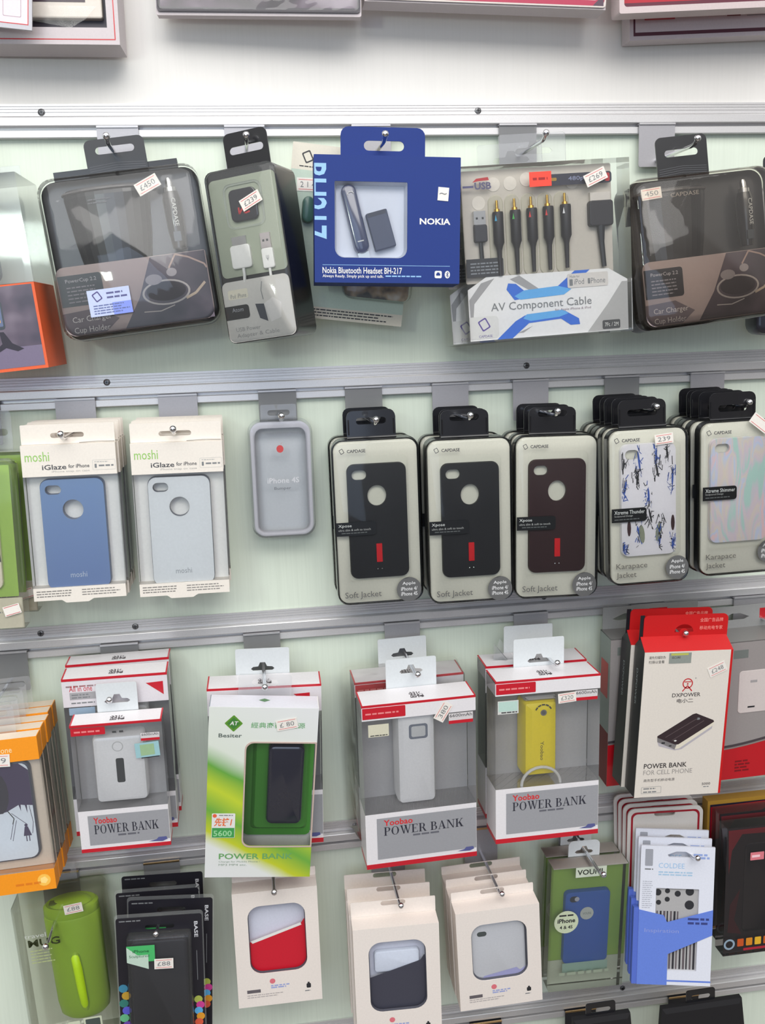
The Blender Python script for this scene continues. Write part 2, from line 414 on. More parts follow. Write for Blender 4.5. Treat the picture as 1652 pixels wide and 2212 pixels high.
# ------------------------------------------------------------------ hooks
PLATE = film(tint=(.5, .5, .5), haze=.55, hazecol=(.55, .55, .56), rough=.3)
HK = {1: [(-.262, 'clear boxed holder at the left edge'), (-.112, 'black car charger clamshell on the left'), (.015, 'white adapter and cable pack'), (.146, 'blue headset box'), (.304, 'clear cable box'), (.460, 'right-hand car charger clamshell', -6)],
      2: [(-.275, 'green card box at the left edge'), (-.178, 'blue phone case stack'), (-.072, 'white phone case stack'), (.034, 'clear bumper case', 8), (.128, 'leftmost black soft case stack'), (.225, 'middle black soft case stack'), (.317, 'burgundy soft case stack'), (.424, 'blue patterned case stack'), (.527, 'iridescent case stack')],
      3: [(-.274, 'orange box stack'), (-.155, 'white power bank with black screen'), (.002, 'green and yellow power bank box'), (.163, 'white slim power bank'), (.316, 'yellow power bank'), (.462, 'red and black power bank boxes', 22), (.590, 'red and grey box at the right edge', 14)],
      4: [(-.243, 'green mug pack'), (-.129, 'black card pack stack'), (-.001, 'white box with red sleeve', 31, -4), (.137, 'white boxes with black sleeve'), (.252, 'white boxes with silver case'), (.371, 'green box with blue case', 10), (.484, 'blue and white sleeve packs', 17), (.602, 'dark red packs', 31, -60)],
      5: [(.255, 'bare'), (.380, 'left black pouch'), (.520, 'right black pouch')],
      0: [(-.20, 'left top boxes'), (.04, 'black film pack'), (.263, 'red rimmed box'), (.50, 'red top right box')]}
DARKPLATE = M(40, 40, 44, .4)
BRASS = M(214, 180, 130, .25, .9)
def hook(k, x, what, dz=0, dl=0):
    t = Thing('display_hook', (x, -.0095, ZR[k], 0, 0, 0, 41, 46), ('steel display hook on a plate, holding the %s' % what) if what != 'bare' else 'dark plated hook at the left end of the lowest rail, bottom of the photo', 'hook', 'display hooks on the rails')
    dark = k == 5
    t.part('plate', [(sheet(rr(-20.5, 20.5, -46, -.9, (1, 1, 2, 2)), .2, 1.8), DARKPLATE if dark else (PLATE if (k*3+int(x*100)) % 3 == 0 else M(168, 166, 170, .4, .3))),
                     (box(-20.5, 20.5, -2.4, -.9, -7.6, .2), DARKPLATE if dark else M(168, 166, 170, .4, .3)),
                     (box(-20.5, 20.5, -2.4, -.5, 1.8, 3.2), BRASS if k >= 4 else M(190, 188, 190, .35, .4))])
    L = {0: 86, 1: 102, 3: 102, 4: 102}.get(k, 100)
    L += dl
    z0 = dz-33.5
    pth = [(0, z0, 1.6), (0, z0, L*.55), (0, z0, L-16)] + [(0, z0+7.5*(1-math.cos(a)), L-16+14*math.sin(a)) for a in (.35, .75, 1.1)]
    tp = pth[-1]
    t.part('shaft', [tube(pth, 2.1, 10)], CHROME, smooth=True)

    t.part('ball_tip', [ball((0, tp[1]+1, tp[2]+.8), 3.5, 12)], CHROME, smooth=True)
    return t
for k, L in HK.items():
    for e_ in L: hook(k, *e_)

POSE = {
 '1a': (-0.2454, -0.105, -0.0616, -0.02, 0.004, -0.075, 98.0, 178.0),
 '1b': (-0.1098, -0.09, -0.0538, -0.008, -0.029, -0.105, 153.3, 153.8),
 '1c': (0.0045, -0.1, -0.0546, -0.431, -0.005, -0.108, 73.2, 163.5),
 '1d': (0.126, -0.04, -0.03, 0.0, 0.0, 0.13, 128.0, 172.0),
 '1e': (0.1477, -0.11, -0.0482, -0.044, -0.045, 0.039, 142.1, 118.6),
 '1f': (0.3064, -0.1, -0.0536, -0.003, 0.001, -0.043, 175.5, 172.6),
 '1g': (0.4666, -0.11, -0.0645, -0.005, -0.055, -0.093, 151.2, 150.8),
 '2a': (-0.2601, -0.1, -0.3223, 0.018, -0.034, 0.017, 66.1, 167.9),
 '2b': (-0.1754, -0.09, -0.3109, 0.012, -0.013, 0.008, 90.4, 159.4),
 '2c': (-0.0712, -0.09, -0.3142, 0.014, -0.007, 0.012, 89.4, 160.8),
 '2d': (0.0342, -0.035, -0.3017, 0.001, 0.001, 0.005, 69.0, 128.8),
 '2e': (0.1309, -0.075, -0.3227, -0.006, -0.013, -0.004, 92.5, 177.9),
 '2f': (0.229, -0.085, -0.3255, -0.007, -0.02, 0.001, 91.6, 177.2),
 '2g': (0.325, -0.085, -0.3268, -0.013, -0.032, 0.016, 93.0, 170.0),
 '2h': (0.4112, -0.12, -0.32, -0.011, -0.033, -0.014, 85.9, 166.0),
 '2i': (0.5118, -0.12, -0.3168, -0.003, -0.02, -0.012, 89.1, 164.5),
 '3a': (-0.2688, -0.125, -0.5976, 0.009, -0.023, -0.029, 86.2, 165.4),
 '3b': (-0.1485, -0.125, -0.5891, 0.003, 0.045, 0.007, 91.0, 143.4),
 '3b1': (-0.151, -0.09, -0.5525, 0.008, 0.059, 0.01, 106.1, 180.6),
 '3b2': (-0.1527, -0.05, -0.5503, 0.004, 0.01, -0.005, 109.2, 179.3),
 '3c': (0.0003, -0.115, -0.5909, -0.028, 0.06, 0.094, 111.0, 198.7),
 '3c1': (0.0015, -0.075, -0.583, -0.022, 0.056, 0.028, 126.8, 196.8),
 '3d': (0.1615, -0.12, -0.5957, 0.032, 0.037, -0.003, 124.0, 191.7),
 '3d1': (0.1608, -0.065, -0.5903, 0.024, 0.039, -0.01, 126.4, 195.6),
 '3e': (0.3025, -0.12, -0.5824, 0.015, -0.002, 0.008, 119.1, 189.3),
 '3e1': (0.3046, -0.07, -0.5835, 0.001, 0.015, 0.008, 121.0, 184.9),
 '3f': (0.4615, -0.12, -0.5654, 0.004, 0.022, 0.046, 103.8, 171.9),
 '3g': (0.587, -0.083, -0.5727, 0.022, 0.039, -0.01, 125.3, 171.9),
 '3g1': (0.4571, -0.058, -0.5677, -0.005, 0.056, -0.003, 120.6, 186.9),
 '4a': (-0.2408, -0.062, -0.8166, 0.007, -0.021, -0.045, 99.0, 168.1),
 '4b': (-0.1257, -0.1, -0.8236, -0.018, -0.001, 0.037, 90.8, 181.9),
 '4c': (-0.0007, -0.08, -0.8204, -0.009, -0.029, 0.001, 95.3, 140.9),
 '4d': (0.1296, -0.115, -0.8591, -0.044, -0.014, -0.004, 96.3, 145.3),
 '4e': (0.245, -0.115, -0.8519, -0.019, 0.015, -0.035, 98.4, 125.0),
 '4f': (0.3711, -0.07, -0.8407, 0.005, 0.03, 0.028, 93.0, 169.1),
 '4g': (0.4692, -0.09, -0.8157, -0.169, -0.155, 0.055, 88.7, 152.3),
 '4h': (0.5711, -0.105, -0.7914, -0.003, 0.003, -0.002, 99.2, 165.1),
 '5a': (0.3713, -0.11, -1.0124, -0.023, -0.016, -0.048, 69.2, 158.0),
 '5b': (0.4958, -0.11, -1.0127, -0.094, -0.062, -0.105, 99.5, 159.8),
 '0a': (-0.212, -0.08, 0.1461, 0.006, 0.003, 0.099, 90.9, 72.8),
 '0b': (-0.178, -0.055, 0.1819, -0.041, 0.001, 0.014, 162.8, 117.7),
 '0c': (0.0378, -0.05, 0.2121, -0.081, -0.016, 0.024, 198.7, 117.1),
 '0d': (0.2629, -0.06, 0.2134, -0.027, -0.005, 0.032, 243.4, 112.4),
 '0e': (0.4916, -0.08, 0.2153, -0.028, 0.035, -0.042, 211.1, 120.6),
 '0f': (0.5262, -0.035, 0.209, -0.036, 0.031, -0.035, 219.9, 127.3),
}
def hole_at(key, k, dz=0):      # height of the hook above the top of a pack, in mm
    return (ZR[k]-.0335-POSE[key][2])*1000+dz
def hang_tab(t, u0, u1, v0, v1, d, mat, hu0, hu1, hv0, hv1, r=6, name='hang_tab', th=.8, euro=False, extra=()):
    hole = slot(hu0, hu1, hv0, hv1)
    if euro:   # slot with a round bump in the middle of its top edge
        c = (hu0+hu1)/2; h = hv1-hv0
        hole = [(hu0+h*.3, hv0), (hu1-h*.3, hv0), (hu1, hv0+h*.25), (hu1-h*.3, hv0+h*.55), (c+h*.6, hv0+h*.62), (c+h*.35, hv1+h*.2), (c-h*.35, hv1+h*.2), (c-h*.6, hv0+h*.62), (hu0+h*.3, hv0+h*.55), (hu0, hv0+h*.25)]
    return t.part(name, [(sheet(rr(u0, u1, v0, v1, (r, r, 0, 0)), d, d+th, [hole]), mat)] + list(extra))

# ------------------------------------------------------------------ row 1
def capsule_logo(u, v, s, d, col):   # a tilted hollow square with one heavy corner
    return [(turn(sheet(rr(u-s/2, u+s/2, v-s*.6, v+s*.6, s*.15), d, None, [rr(u-s*.36, u+s*.36, v-s*.46, v+s*.46, s*.1)]), 28, u, v), col)]
def phone_holder_box():
    t = Thing('phone_holder_box', POSE['1a'], 'tall clear box with orange-edged photo panel, at the left edge of the top row', 'box')
    OR = M(222, 92, 44, .5)
    t.part('window_sleeve', [box(-49, 49, -98, 0, -88, 0)], film(haze=.16, hazecol=(.7, .68, .72)), label='clear plastic upper half of the box')
    t.part('flap', [turn(box(-46, 40, 0, 17, -70, -69.4), 0)], TABCLEAR)
    t.part('carton', [sheet(rr(-49, 49, -178, -98.4), -.8, 0), box(-49, -48.2, -178, -98.4, -88, -.8), box(48.2, 49, -178, -98.4, -88, -.8), box(-48.2, 48.2, -178, -177.2, -88, -.8), box(-48.2, 48.2, -177.2, -98.4, -88, -87.2)], OR, label='orange lower half')
    PH = photo_mat((58, 48, 66), (84, 70, 86), (120, 106, 120), 26)
    t.part('photo_panel', [(sheet(rr(-46.5, 46.5, -175, -99.8), .12), PH),
                           (sheet(rr(-20, 16.5, -139, -112, 3), .25), BLACK), (sheet(rr(-18, 15, -136, -115, 1), .35), M(90, 100, 130, .2))]
           + [(sheet(rr(-16+i*6.4, -12.6+i*6.4, -120.6-j*6, -117.4-j*6, .8), .45), M(*c, .4)) for j in range(3) for i, c in enumerate([(210, 90, 60), (240, 240, 235), (90, 190, 90), (70, 120, 220), (230, 170, 60)])]
           + [(sheet([(10, -141), (14, -141), (20, -152), (30, -158), (24, -160), (14, -156), (6, -160), (4, -157), (11, -152)], .3), M(40, 34, 48)), (sheet(rr(-46.5, 46.5, -175, -156), .2), M(112, 100, 124, .4))])
    t.part('holder', [(soft(-46, 8, -92, -10, 8, -60, -12, 6), BLACK), (tube([(-18, -60, -14), (-18, -80, -20), (-10, -94, -30)], 6), DARK)], label='black phone holder seen through the film', smooth=True)
    t.part('hang_tab', [sheet(rr(-20, 20, 0, 40, (6, 6, 0, 0)), -70.5, -69.9, [slot(-14, 14, 26, 33)])], TABCLEAR)
phone_holder_box()

def cup_holder_pack(key, label, film_m, tab, hole, price, sticker):
    w, h = 152, 152
    t = Thing('car_charger_pack', POSE[key], label, 'blister pack', 'cup holder charger clamshells on the top rail')
    # black back shell and clear domed front
    t.part('back_shell', [loft([(rr(-76, 76, -h, 0, 15, 6), -50), (rr(-76, 76, -h, 0, 15, 6), -46), (rr(-75, 75, -h+1, -1, 14, 6), -28), (rr(-75, 75, -h+1, -1, 14, 6), -26)])], M(38, 38, 42, .35, 0, .4), smooth=True)
    t.part('front_shell', [loft([(rr(-76, 76, -h, 0, 15, 6), -25.6), (rr(-76, 76, -h, 0, 15, 6), -12), (rr(-74, 74, -h+2, -2, 14, 6), -4), (rr(-69, 69, -h+7, -7, 12, 6), 0)], cap0=False)], film_m, smooth=True, label='clear domed front')
    cf, cc = (1.22, -14) if key == '1b' else (1.12, -27)
    g = [lathe(cc, -25, [(v_, r_*cf) for v_, r_ in ((-12, 31), (-14, 33), (-20, 33.5), (-60, 30), (-82, 27))], 28, .46)]
    t.part('cup_holder', [(g[0], M(26, 26, 30, .35, 0, .5)), (tube([(cc+33.5*cf*math.cos(a), -15, -25+15.4*cf*math.sin(a)) for a in [i*math.pi/9 for i in range(10)]], 1.6, 6), M(70, 66, 66, .3)),
                          (text('CAPDASE', -34, -22, -4, -18, -5.5), M(150, 140, 130)) if key == '1g' else (bars(-30, -8, -24, 2, 3, 1, -5.5), M(90, 90, 96))], smooth=False, label='black cup-shaped charger')
    t.part('car_charger', [(lathe(47, -13, [(-12, 2), (-15, 3.2), (-20, 3.6), (-21, 6), (-25, 6.2)], 16), SILVER), (lathe(47, -13, [(-25, 7), (-32, 8.6), (-60, 8), (-78, 6)], 16), BLACK),
                           (text('CAPDASE', 47, -58, 51, -32, -4.2, -90), LIGHTINK), (box(44, 51, -72, -63, -6, -4.4), M(60, 66, 72, .2))], smooth=True)
    beige = M(168, 150, 146, .5)
    card = t.part('insert_card', [(sheet(rr(-72, 71, -148, -83, (2, 8, 10, 10)), -3.2, -2.6), beige),
                           (sheet([(18, -83.5), (70, -83.5), (70, -147), (-16, -147), (2, -120)], -2.5), photo_mat((52, 44, 54), (76, 64, 74), (104, 90, 98), 18)),
                           (sheet(circ(28, -118, 23, 28, 12), -2.4, None, [circ(28, -118, 21, 28, 10.4)]), M(176, 166, 160, .3)), (sheet(circ(28, -117, 19, 24, 9), -2.35), M(46, 38, 46)),
                           (sheet(circ(18, -105, 8, 16, 5), -2.3), M(150, 140, 140, .2)), (sheet(circ(36, -100, 5, 16, 4), -2.3), M(160, 150, 150, .2)),
                           (stroke([(34, -96), (42, -84), (54, -88), (68, -96), (70, -100)], 1.6, -2.25), M(176, 150, 140)), (stroke([(46, -126), (56, -122), (66, -113)], 2.4, -2.25), M(190, 170, 150)),
                           (stroke([(4, -134), (20, -135), (34, -131)], 1, -2.25), M(180, 170, 165)), (sheet([(-72, -126), (-40, -124), (-20, -136), (-34, -147), (-66, -147), (-72, -140)], -2.45), M(104, 92, 98)),
                           (text('Car Charger', -64, -137, -27, -130, -2.1), M(215, 205, 200)), (text('Cup Holder', -64, -147, -30, -140, -2.1), M(215, 205, 200))])
    t.part('printed_label', [(sheet(rr(-71, -30, -120, -91, (3, 0, 0, 3)), -2.2), M(38, 38, 46, .35)), (text('PowerCup 2.2', -64, -99, -35, -94.5, -2), M(190, 184, 188)), (bars(-64, -36, -102, 5, 3.4, 1.2, -2, 3), M(140, 134, 140))], parent=card)
    t.part('hang_tab', [(sheet(rr(*tab, (6, 6, 0, 0), 5), -26, -24.8, [slot(*hole)]), BLACK)] +
           [(stroke([(tab[0]+2, tab[2]+4+i*2.1), ((tab[0]+tab[1])/2, tab[2]+6+i*2.1), (tab[1]-2, tab[2]+4+i*2.1)], .35, -24.7), M(90, 90, 94)) for i in range(4)], label='black hang tab with a slot')
    t.price(*price)
    if sticker:
        t.part('clip_strip', [box(-60, 58, -3, 8, -40, -27)], BLACK)
        t.part('seal_sticker', [(sheet(rr(-20, 20, -12.5, 12.5), .3, .6), M(176, 184, 214, .25, 0, .5)), (sheet(rr(2, 20, -12.5, -1), .7), M(120, 136, 214, .25)), (bars(-16, 18, -2, 4, 2.4, 1, .8, 5), M(90, 100, 150)), (bars(-2, 17, 9, 2, 4, 1.6, .8, 6), M(80, 80, 130))]
               + [(shift(g_, -44+33, 120+5-119), m_) for g_, m_ in capsule_logo(0, 0, 7, .8, M(70, 60, 120))])
        o = [c for c in t.o.children if c.name.startswith('seal_sticker')][0]
        o.location = (-.026, 0, -.120)
    return t
cup_holder_pack('1b', 'black car charger clamshell with a bluish label sticker, left of the top row', WAVY, (-27, 30, -2, 33), (-17, 20, 19, 26), (28, -18, 23, 12, 22, -1, '£450'), True)
cup_holder_pack('1g', 'brownish car charger clamshell at the right end of the top row', film(tint=(.9, .86, .8), haze=.05, hazecol=(.6, .5, .42), bump=.3, ior=1.6), (-37, 18, -2, 40), (-28, 8, 20, 27), (-56, -17, 21, 11, 3, -1, '450'), False)

def adapter_pack():
    t = Thing('adapter_pack', POSE['1c'], 'narrow black-sided clamshell holding a black adapter and a white cable', 'blister pack')
    t.part('back_shell', [loft([(rr(-36.5, 36.5, -163, 0, 8, 4), -54), (rr(-36.5, 36.5, -163, 0, 8, 4), -5)])], BLACK, label='deep black back shell', smooth=True)
    t.part('tray', [sheet(rr(-34, 35, -100, -8, 5), -4.9, -4)], M(150, 156, 138, .4))
    t.part('front_shell', [loft([(rr(-36.5, 36.5, -163, 0, 8, 4), -4.8), (rr(-36.5, 36.5, -163, 0, 8, 4), -2), (rr(-34, 34, -160, -3, 6, 4), 0)], cap0=False)], film(haze=.06, bump=.2), smooth=True)
    t.part('window_ridge', [sheet(rr(-20, 20, -56, -14, 7), -3.9, -3, [rr(-18, 18, -54, -16, 6)])], CLEARH)
    t.part('adapter', [(soft(-14, 14, -50, -20, 5, -4, -1, 1), M(30, 28, 38, .2, 0, .5)), (stroke([(-5, -37), (-5, -43), (-1, -38), (1, -43), (6, -42)], 1.6, -.9), RED)], label='black square power adapter')
    t.part('dock_plug', [(soft(-21, 0, -93, -71, 3, -4, -1, 1), WHITE), (box(-18, -3, -71, -63, -4, -2), SILVER), (tube([(-10, -93, -2.6), (-10, -99, -2.6), (-11, -106, -2.6)], 1.6, 8), WHITE)], label='white dock connector')
    t.part('usb_plug', [(soft(11, 23, -97, -78, 2, -4, -1, 1), WHITE), (box(12, 22, -78, -64, -4, -1.4), M(200, 190, 190, .3, .7)), (box(14, 16, -72, -70, -1.4, -1.2), INK), (box(18, 20, -72, -70, -1.4, -1.2), INK), (tube([(17, -97, -2.6), (17, -106, -2.6)], 1.4, 8), WHITE), (text('Ψ', 15.5, -90, 18.5, -85, -.9), GREYINK)], label='white USB plug')
    c = t.part('insert_card', [(sheet(rr(-35.5, 35.5, -162, -104, 6), -1.8, -1.2), M(200, 196, 190, .5)), (sheet([(6, -129), (16, -124), (24, -130), (22, -144), (11, -147)], -1.1), M(214, 210, 206)), (sheet([(-3, -128), (6, -129), (8, -146), (0, -142)], -1), M(50, 54, 66)),
                               (stroke([(7, -108), (5, -116), (6, -125)], .7, -1), GREYINK), (text('USB Power', -27, -152, -1, -148, -1), M(150, 148, 146)), (text('Adapter & Cable', -27, -159, 18, -154, -1), M(150, 148, 146)), (sheet(rr(-30, -9, -121, -112, 1.5), -1.05), M(214, 208, 190)), (text('iPod  iPhone', -28, -120, -11, -116, -1), GREYINK)])
    t.part('printed_label', [(sheet(rr(-35.5, -10, -140, -127, (3, 0, 0, 3)), -.9), BLACK), (text('Atom', -28, -133, -16, -129, -.8), M(170, 170, 176))], parent=c)
    t.part('hang_tab', [sheet(rr(-13, 32, -2, 32, (6, 6, 0, 0), 5), -8, -6.8, [slot(-8, 27, 12, 19)])], BLACK)
    t.price(9, -33, 22, 11, 20, .2, '£239')
adapter_pack()

def cable_card():
    t = Thing('blister_card', POSE['1d'], 'pale tilted blister card mostly hidden behind the blue box', 'blister pack')
    t.part('card', [(sheet(rr(-64, 64, -172, 0, 1), -1, 0, [slot(-4, 28, -20, -12)]), M(214, 208, 192, .6)), (sheet(rr(-64, 64, -160, -26, 1), .1), M(180, 196, 180, .35)), (bars(-40, 60, -162, 3, 3, 1.2, .1, 4), INK)] + capsule_logo(-48, -13, 9, .2, INK) + [(bars(-56, -38, -22, 1, 2, 1, .15), INK)])
    t.part('blister', [soft(-2, 70, -148, -34, 10, .3, 14, 4)], film(haze=.12, hazecol=(.6, .7, .62)), smooth=True)
    t.part('picture_card', [(sheet(rr(0, 68, -146, -120, 6), 1), photo_mat((60, 50, 52), (176, 150, 120), (200, 190, 180), 60))])
    t.part('earpiece', [soft(-50, -38, -78, -52, 6, .3, 10, 3)], M(70, 104, 96, .3), smooth=True)
    t.price(-46, -40, 22, 13, 4, .3, '2 1 4')
cable_card()

def headset_box():
    t = Thing('headset_box', POSE['1e'], 'blue headset box with a square window on the top rail', 'box')
    BL = M(2, 42, 118, .7, 0, .0); w = 70.5; h = 118.6
    win = rr(-51, 19, -95, -24, (1, 1, 9, 9), 5)
    t.part('front_panel', [sheet(rr(-w, w, -h, 0, .8), -.9, 0, [win])], BL)
    t.part('carton', [box(-w, -w+.8, -h, 0, -38, -.9), box(w-.8, w, -h, 0, -38, -.9), box(-w+.8, w-.8, -h, -h+.8, -38, -.9), box(-w+.8, w-.8, -.8, 0, -38, -.9), box(-w+.8, w-.8, -h+.8, -.8, -38, -37.2)], BL)
    t.part('tray', [loft([(rr(-51, 19, -95, -24, (1, 1, 9, 9), 5), -1), (rr(-49, 17, -93, -26, (1, 1, 8, 8), 5), -12)], cap0=False)], M(206, 210, 222, .5), label='white inner tray')
    t.part('window', [sheet(win, -.85)], CLEAR)
    g = [(-42, 0), (42, 0)]
    hd = soft(-7.5, 7.5, -33, 33, 7.3, -11.8, -3, 3, 5)
    t.part('headset', [(shift(turn(hd, 14), -31, -58), M(46, 52, 86, .18, 0, .6)), (shift(turn(box(-5.5, 5.5, -39, -32, -11, -6), 14), -31, -58), M(196, 206, 214, .2)), (shift(turn(box(-3, 3, -22, -21, -3, -2.8), 14), -31, -58), LIGHTINK),
                       (shift(turn(tube([(-2, 23, -2.6), (-1, 25, -2.6), (3, 25, -2.6), (4, 23, -2.6)], .5, 5), 14), -31, -58), WHITE)], smooth=True, label='glossy dark blue headset')
    t.part('charger_block', [(shift(turn(soft(-10.5, 10.5, -18, 18, 1, -11.8, -4, .8), 16), -6, -68), M(52, 58, 84, .4)), (shift(turn(box(-9, 9, 14, 18, -4, -3.8), 16), -6, -68), M(34, 36, 54))], label='dark grey charger block')
    LB = M(140, 184, 224, .5)
    # tall figures cut by the box edge: keep the part to the right of the edge
    V, F = text('BH217', -84, -78, -58.5, -8, .15, -90, .02)
    bm = bmesh.new(); vs = [bm.verts.new(v) for v in V]
    for f in F:
        try: bm.faces.new([vs[i] for i in f])
        except ValueError: pass
    bmesh.ops.bisect_plane(bm, geom=bm.verts[:]+bm.edges[:]+bm.faces[:], plane_co=(-70.2, 0, 0), plane_no=(-1, 0, 0), clear_outer=True)
    bm.verts.index_update(); cut = ([tuple(v.co) for v in bm.verts], [tuple(v.index for v in f.verts) for f in bm.faces]); bm.free()
    t.part('lettering', [(cut, LB), (text('NOKIA', 31, -63, 61, -57, .15, 0, .03), WHITE), (stroke([(-63, -102), (61, -102)], .4, .15), LB), (text('Nokia Bluetooth Headset BH-217', -63, -110, 14, -104, .15, 0, .012), WHITE),
                         (text('Always Ready. Simply pick up and talk.', -63, -114.5, -4, -111, .15, 0, .01), WHITE), (bars(-2, 34, -111.5, 1, 2, 1.2, .15), LB),
                         (sheet(rr(46, 53, -113.5, -106.5, 1.5), .15), WHITE), (sheet(rr(47.5, 51.5, -111, -109), .25), BL), (sheet(rr(48.3, 50.7, -109, -108), .25), BL), (sheet(circ(58.5, -110, 2.6, 16, 3.6), .15), WHITE),
                         (stroke([(57.2, -111.6), (59.6, -108.6), (58.5, -107.5), (58.5, -112.5), (59.6, -111.4), (57.2, -108.6)], .45, .25), BL)], label='white and pale blue lettering')
    t.part('price_sticker', [(turn(sheet(rr(48.5, 59, -40.5, -28), .2, .5), -4, 53, -34), PAPER), (text('~', 50, -35, 57, -33, .6), GREYINK)])
    hang_tab(t, -43, 41, 0, 35, -38, BL, -20, 20, 12.5, 22, r=8, euro=False)
headset_box()

def cable_box():
    t = Thing('cable_box', POSE['1f'], 'wide clear box of black plugs with a blue cross printed below', 'box', 'clear cable boxes on the top rail')
    w, h = 86, 171
    t.part('clear_sleeve', [box(-w, w, -h, 0, -34, 0)], film(haze=.07, bump=.15), label='clear plastic outer box')
    TR = M(196, 188, 176, .45)
    holes = [circ(u, v, 6.8, 14) for u, v in ((-51, -17), (-34, -17), (-70, -28), (-17, -10.5), (10, -29))]
    t.part('tray', [(sheet(rr(-84, 71, -112, -3, 2), -13, -12), TR)] + [(sheet(circ(u, v, 6.8, 16), -11.9, -11.5), M(216, 208, 196, .4)) for u, v in ((-51, -17), (-34, -17), (-17, -14), (-2, -14), (-67, -34), (30, -19))]
           + [(loft([(rr(u-8, u+8, -108, -27, 8, 5), -11.9), (rr(u-7, u+7, -107, -28, 7, 5), -11)]), M(186, 180, 162, .35)) for u in (-50, -33, -16, 1, 18)], label='grey beige plug tray')
    for i, (u, c) in enumerate(((-50, (60, 160, 200)), (-32, (60, 170, 70)), (-15, (214, 50, 50)), (2, (214, 50, 50)), (20, (225, 225, 225)))):
        v = -44+i*.8
        t.part('plug', [(lathe(u, -6.5, [(v+11, 1.3), (v+3, 1.5), (v+2.6, 2.8), (v, 3.1)], 12), GOLD), (lathe(u+.6, -6.5, [(v, 5.2), (v-2, 5.6), (v-14, 5.4), (v-30, 5.4), (v-34, 3.6), (v-38, 2.6), (v-62, 1.9)], 14), M(34, 30, 36, .5)),
                        (sheet([(u-4, v-9), (u-1.6, v-9), (u-2.8, v-3)], -1.6), M(*c, .4))], smooth=True, label='black plug with a %s arrow' % ('blue', 'green', 'red', 'red', 'white')[i])
    t.part('usb_plug', [(box(-74, -62, -55, -42, -11.9, -6), SILVER), (box(-72, -70, -50, -48, -6, -5.8), INK), (box(-66, -64, -50, -48, -6, -5.8), INK), (soft(-74, -61, -72, -55, 2, -11.9, -5, 1), M(40, 40, 50, .5)), (tube([(-67.5, -72, -9), (-67, -88, -9)], 2.2, 8), DARK)], label='black USB plug')
    t.part('dock_plug', [(box(47, 68, -39, -31, -11.9, -7), M(214, 206, 196, .4)), (soft(45, 70, -64, -39, 3, -11.9, -4, 1.2), M(34, 30, 38, .5)), (tube([(57.5, -63, -8), (58, -80, -8), (60, -104, -8)], [4.5, 3, 2.6], 8), DARK)], label='black flat dock connector')
    WH = M(234, 232, 230, .4); GY = M(160, 158, 158, .4); B1 = M(36, 104, 210, .4); B2 = M(90, 170, 230, .4)
    c = t.part('insert_card', [(sheet([(-84, -169), (84, -169), (84, -118), (64, -106), (-64, -106), (-84, -118)], -8, -7.4), WH), (sheet([(-82, -168.5), (-83, -128), (-70, -112), (-56, -108), (-78, -132)], -7.3), GY), (sheet([(40, -168.5), (84, -168.5), (84, -120), (78, -120), (62, -142)], -7.3), M(176, 174, 172, .4)),
                               (sheet([(-40, -110), (-30, -107), (-8, -123), (-14, -126)], -7.2), GY), (sheet([(28, -106), (44, -106), (20, -125), (-36, -131), (-44, -120), (-42, -114), (-34, -115), (-26, -122), (10, -120)], -7.1), B1), (sheet([(-36, -127), (-26, -122), (10, -120), (24, -124), (16, -129), (-30, -131)], -7.05), B2),
                               (sheet([(-56, -169), (-40, -169), (-22, -155), (12, -153), (22, -160), (32, -160), (31, -154), (16, -145), (-26, -147), (-36, -152)], -7.1), B1), (sheet([(-28, -150), (-24, -146), (14, -144), (20, -148), (10, -151), (-20, -153)], -7.05), B2), (sheet([(-34, -164), (-18, -158), (-28, -164)], -7.1), GY)])
    t.part('lettering', [(text('AV Component Cable', -61, -143, 45, -132.5, -6.9), GREYINK), (text('for Apple iPhone & iPod', 6, -145.5, 44, -142.5, -6.9), M(150, 130, 140))], parent=c)
    t.part('printed_label', [(sheet(rr(20, 63, -123, -109, 1.5), -6.9, -6.6), M(214, 208, 202, .4)), (text('iPod   iPhone', 27, -120, 60, -114.5, -6.5), GREYINK), (text('Made for', 22.5, -113, 33, -110.8, -6.5), GREYINK), (sheet(rr(22, 25.5, -121, -114.5, .6), -6.5), GREYINK), (sheet(rr(41.5, 43.6, -120, -114.5, .6), -6.5), GREYINK)], parent=c, label='white badge')
    t.part('corner_badge', [(sheet(rr(-84, -54, -167, -145, (4, 0, 0, 4)), -6.9), WHITE)] + capsule_logo(-69, -153, 9.5, -6.8, M(90, 70, 150)) + [(text('CAPDASE', -75, -166, -61, -163.5, -6.8), M(90, 70, 150))], parent=c)
    t.part('length_label', [(sheet(rr(56, 75, -167, -158, 1.5), -6.9), M(60, 60, 62)), (text('7Ft. / 2M', 58.5, -164.5, 73, -160.5, -6.8), WHITE)], parent=c)
    t.part('side_label', [(sheet(rr(-84, -46, -106, -88, (2, 0, 0, 2)), -6.9, -6.5), M(34, 36, 44)), (bars(-80, -50, -92, 4, 3.2, 1.3, -6.4, 8), M(130, 134, 140))])
    t.part('top_band', [(sheet(rr(-6, 69, -22.5, -11.5, (3, 0, 0, 3)), -5, -4.6), M(40, 40, 60, .35)), (text('480p', 24, -19.5, 40, -14.5, -4.5), M(150, 156, 190)), (sheet(rr(62, 67, -21, -13, 1.5), -4.5), RED), (sheet(rr(2, 12, -18, -15, 1), -4.5), GOLD)])
    t.part('usb_mark', [(text('USB', -72, -22, -55, -15, -4.6, 0, .04), M(90, 86, 120)), (sheet([(-74, -15), (-70, -11.5), (-58, -10.5), (-57, -13.5), (-68, -14)], -4.6), RED), (sheet(rr(-84, -73, -20, -18), -4.6), M(90, 86, 130))])
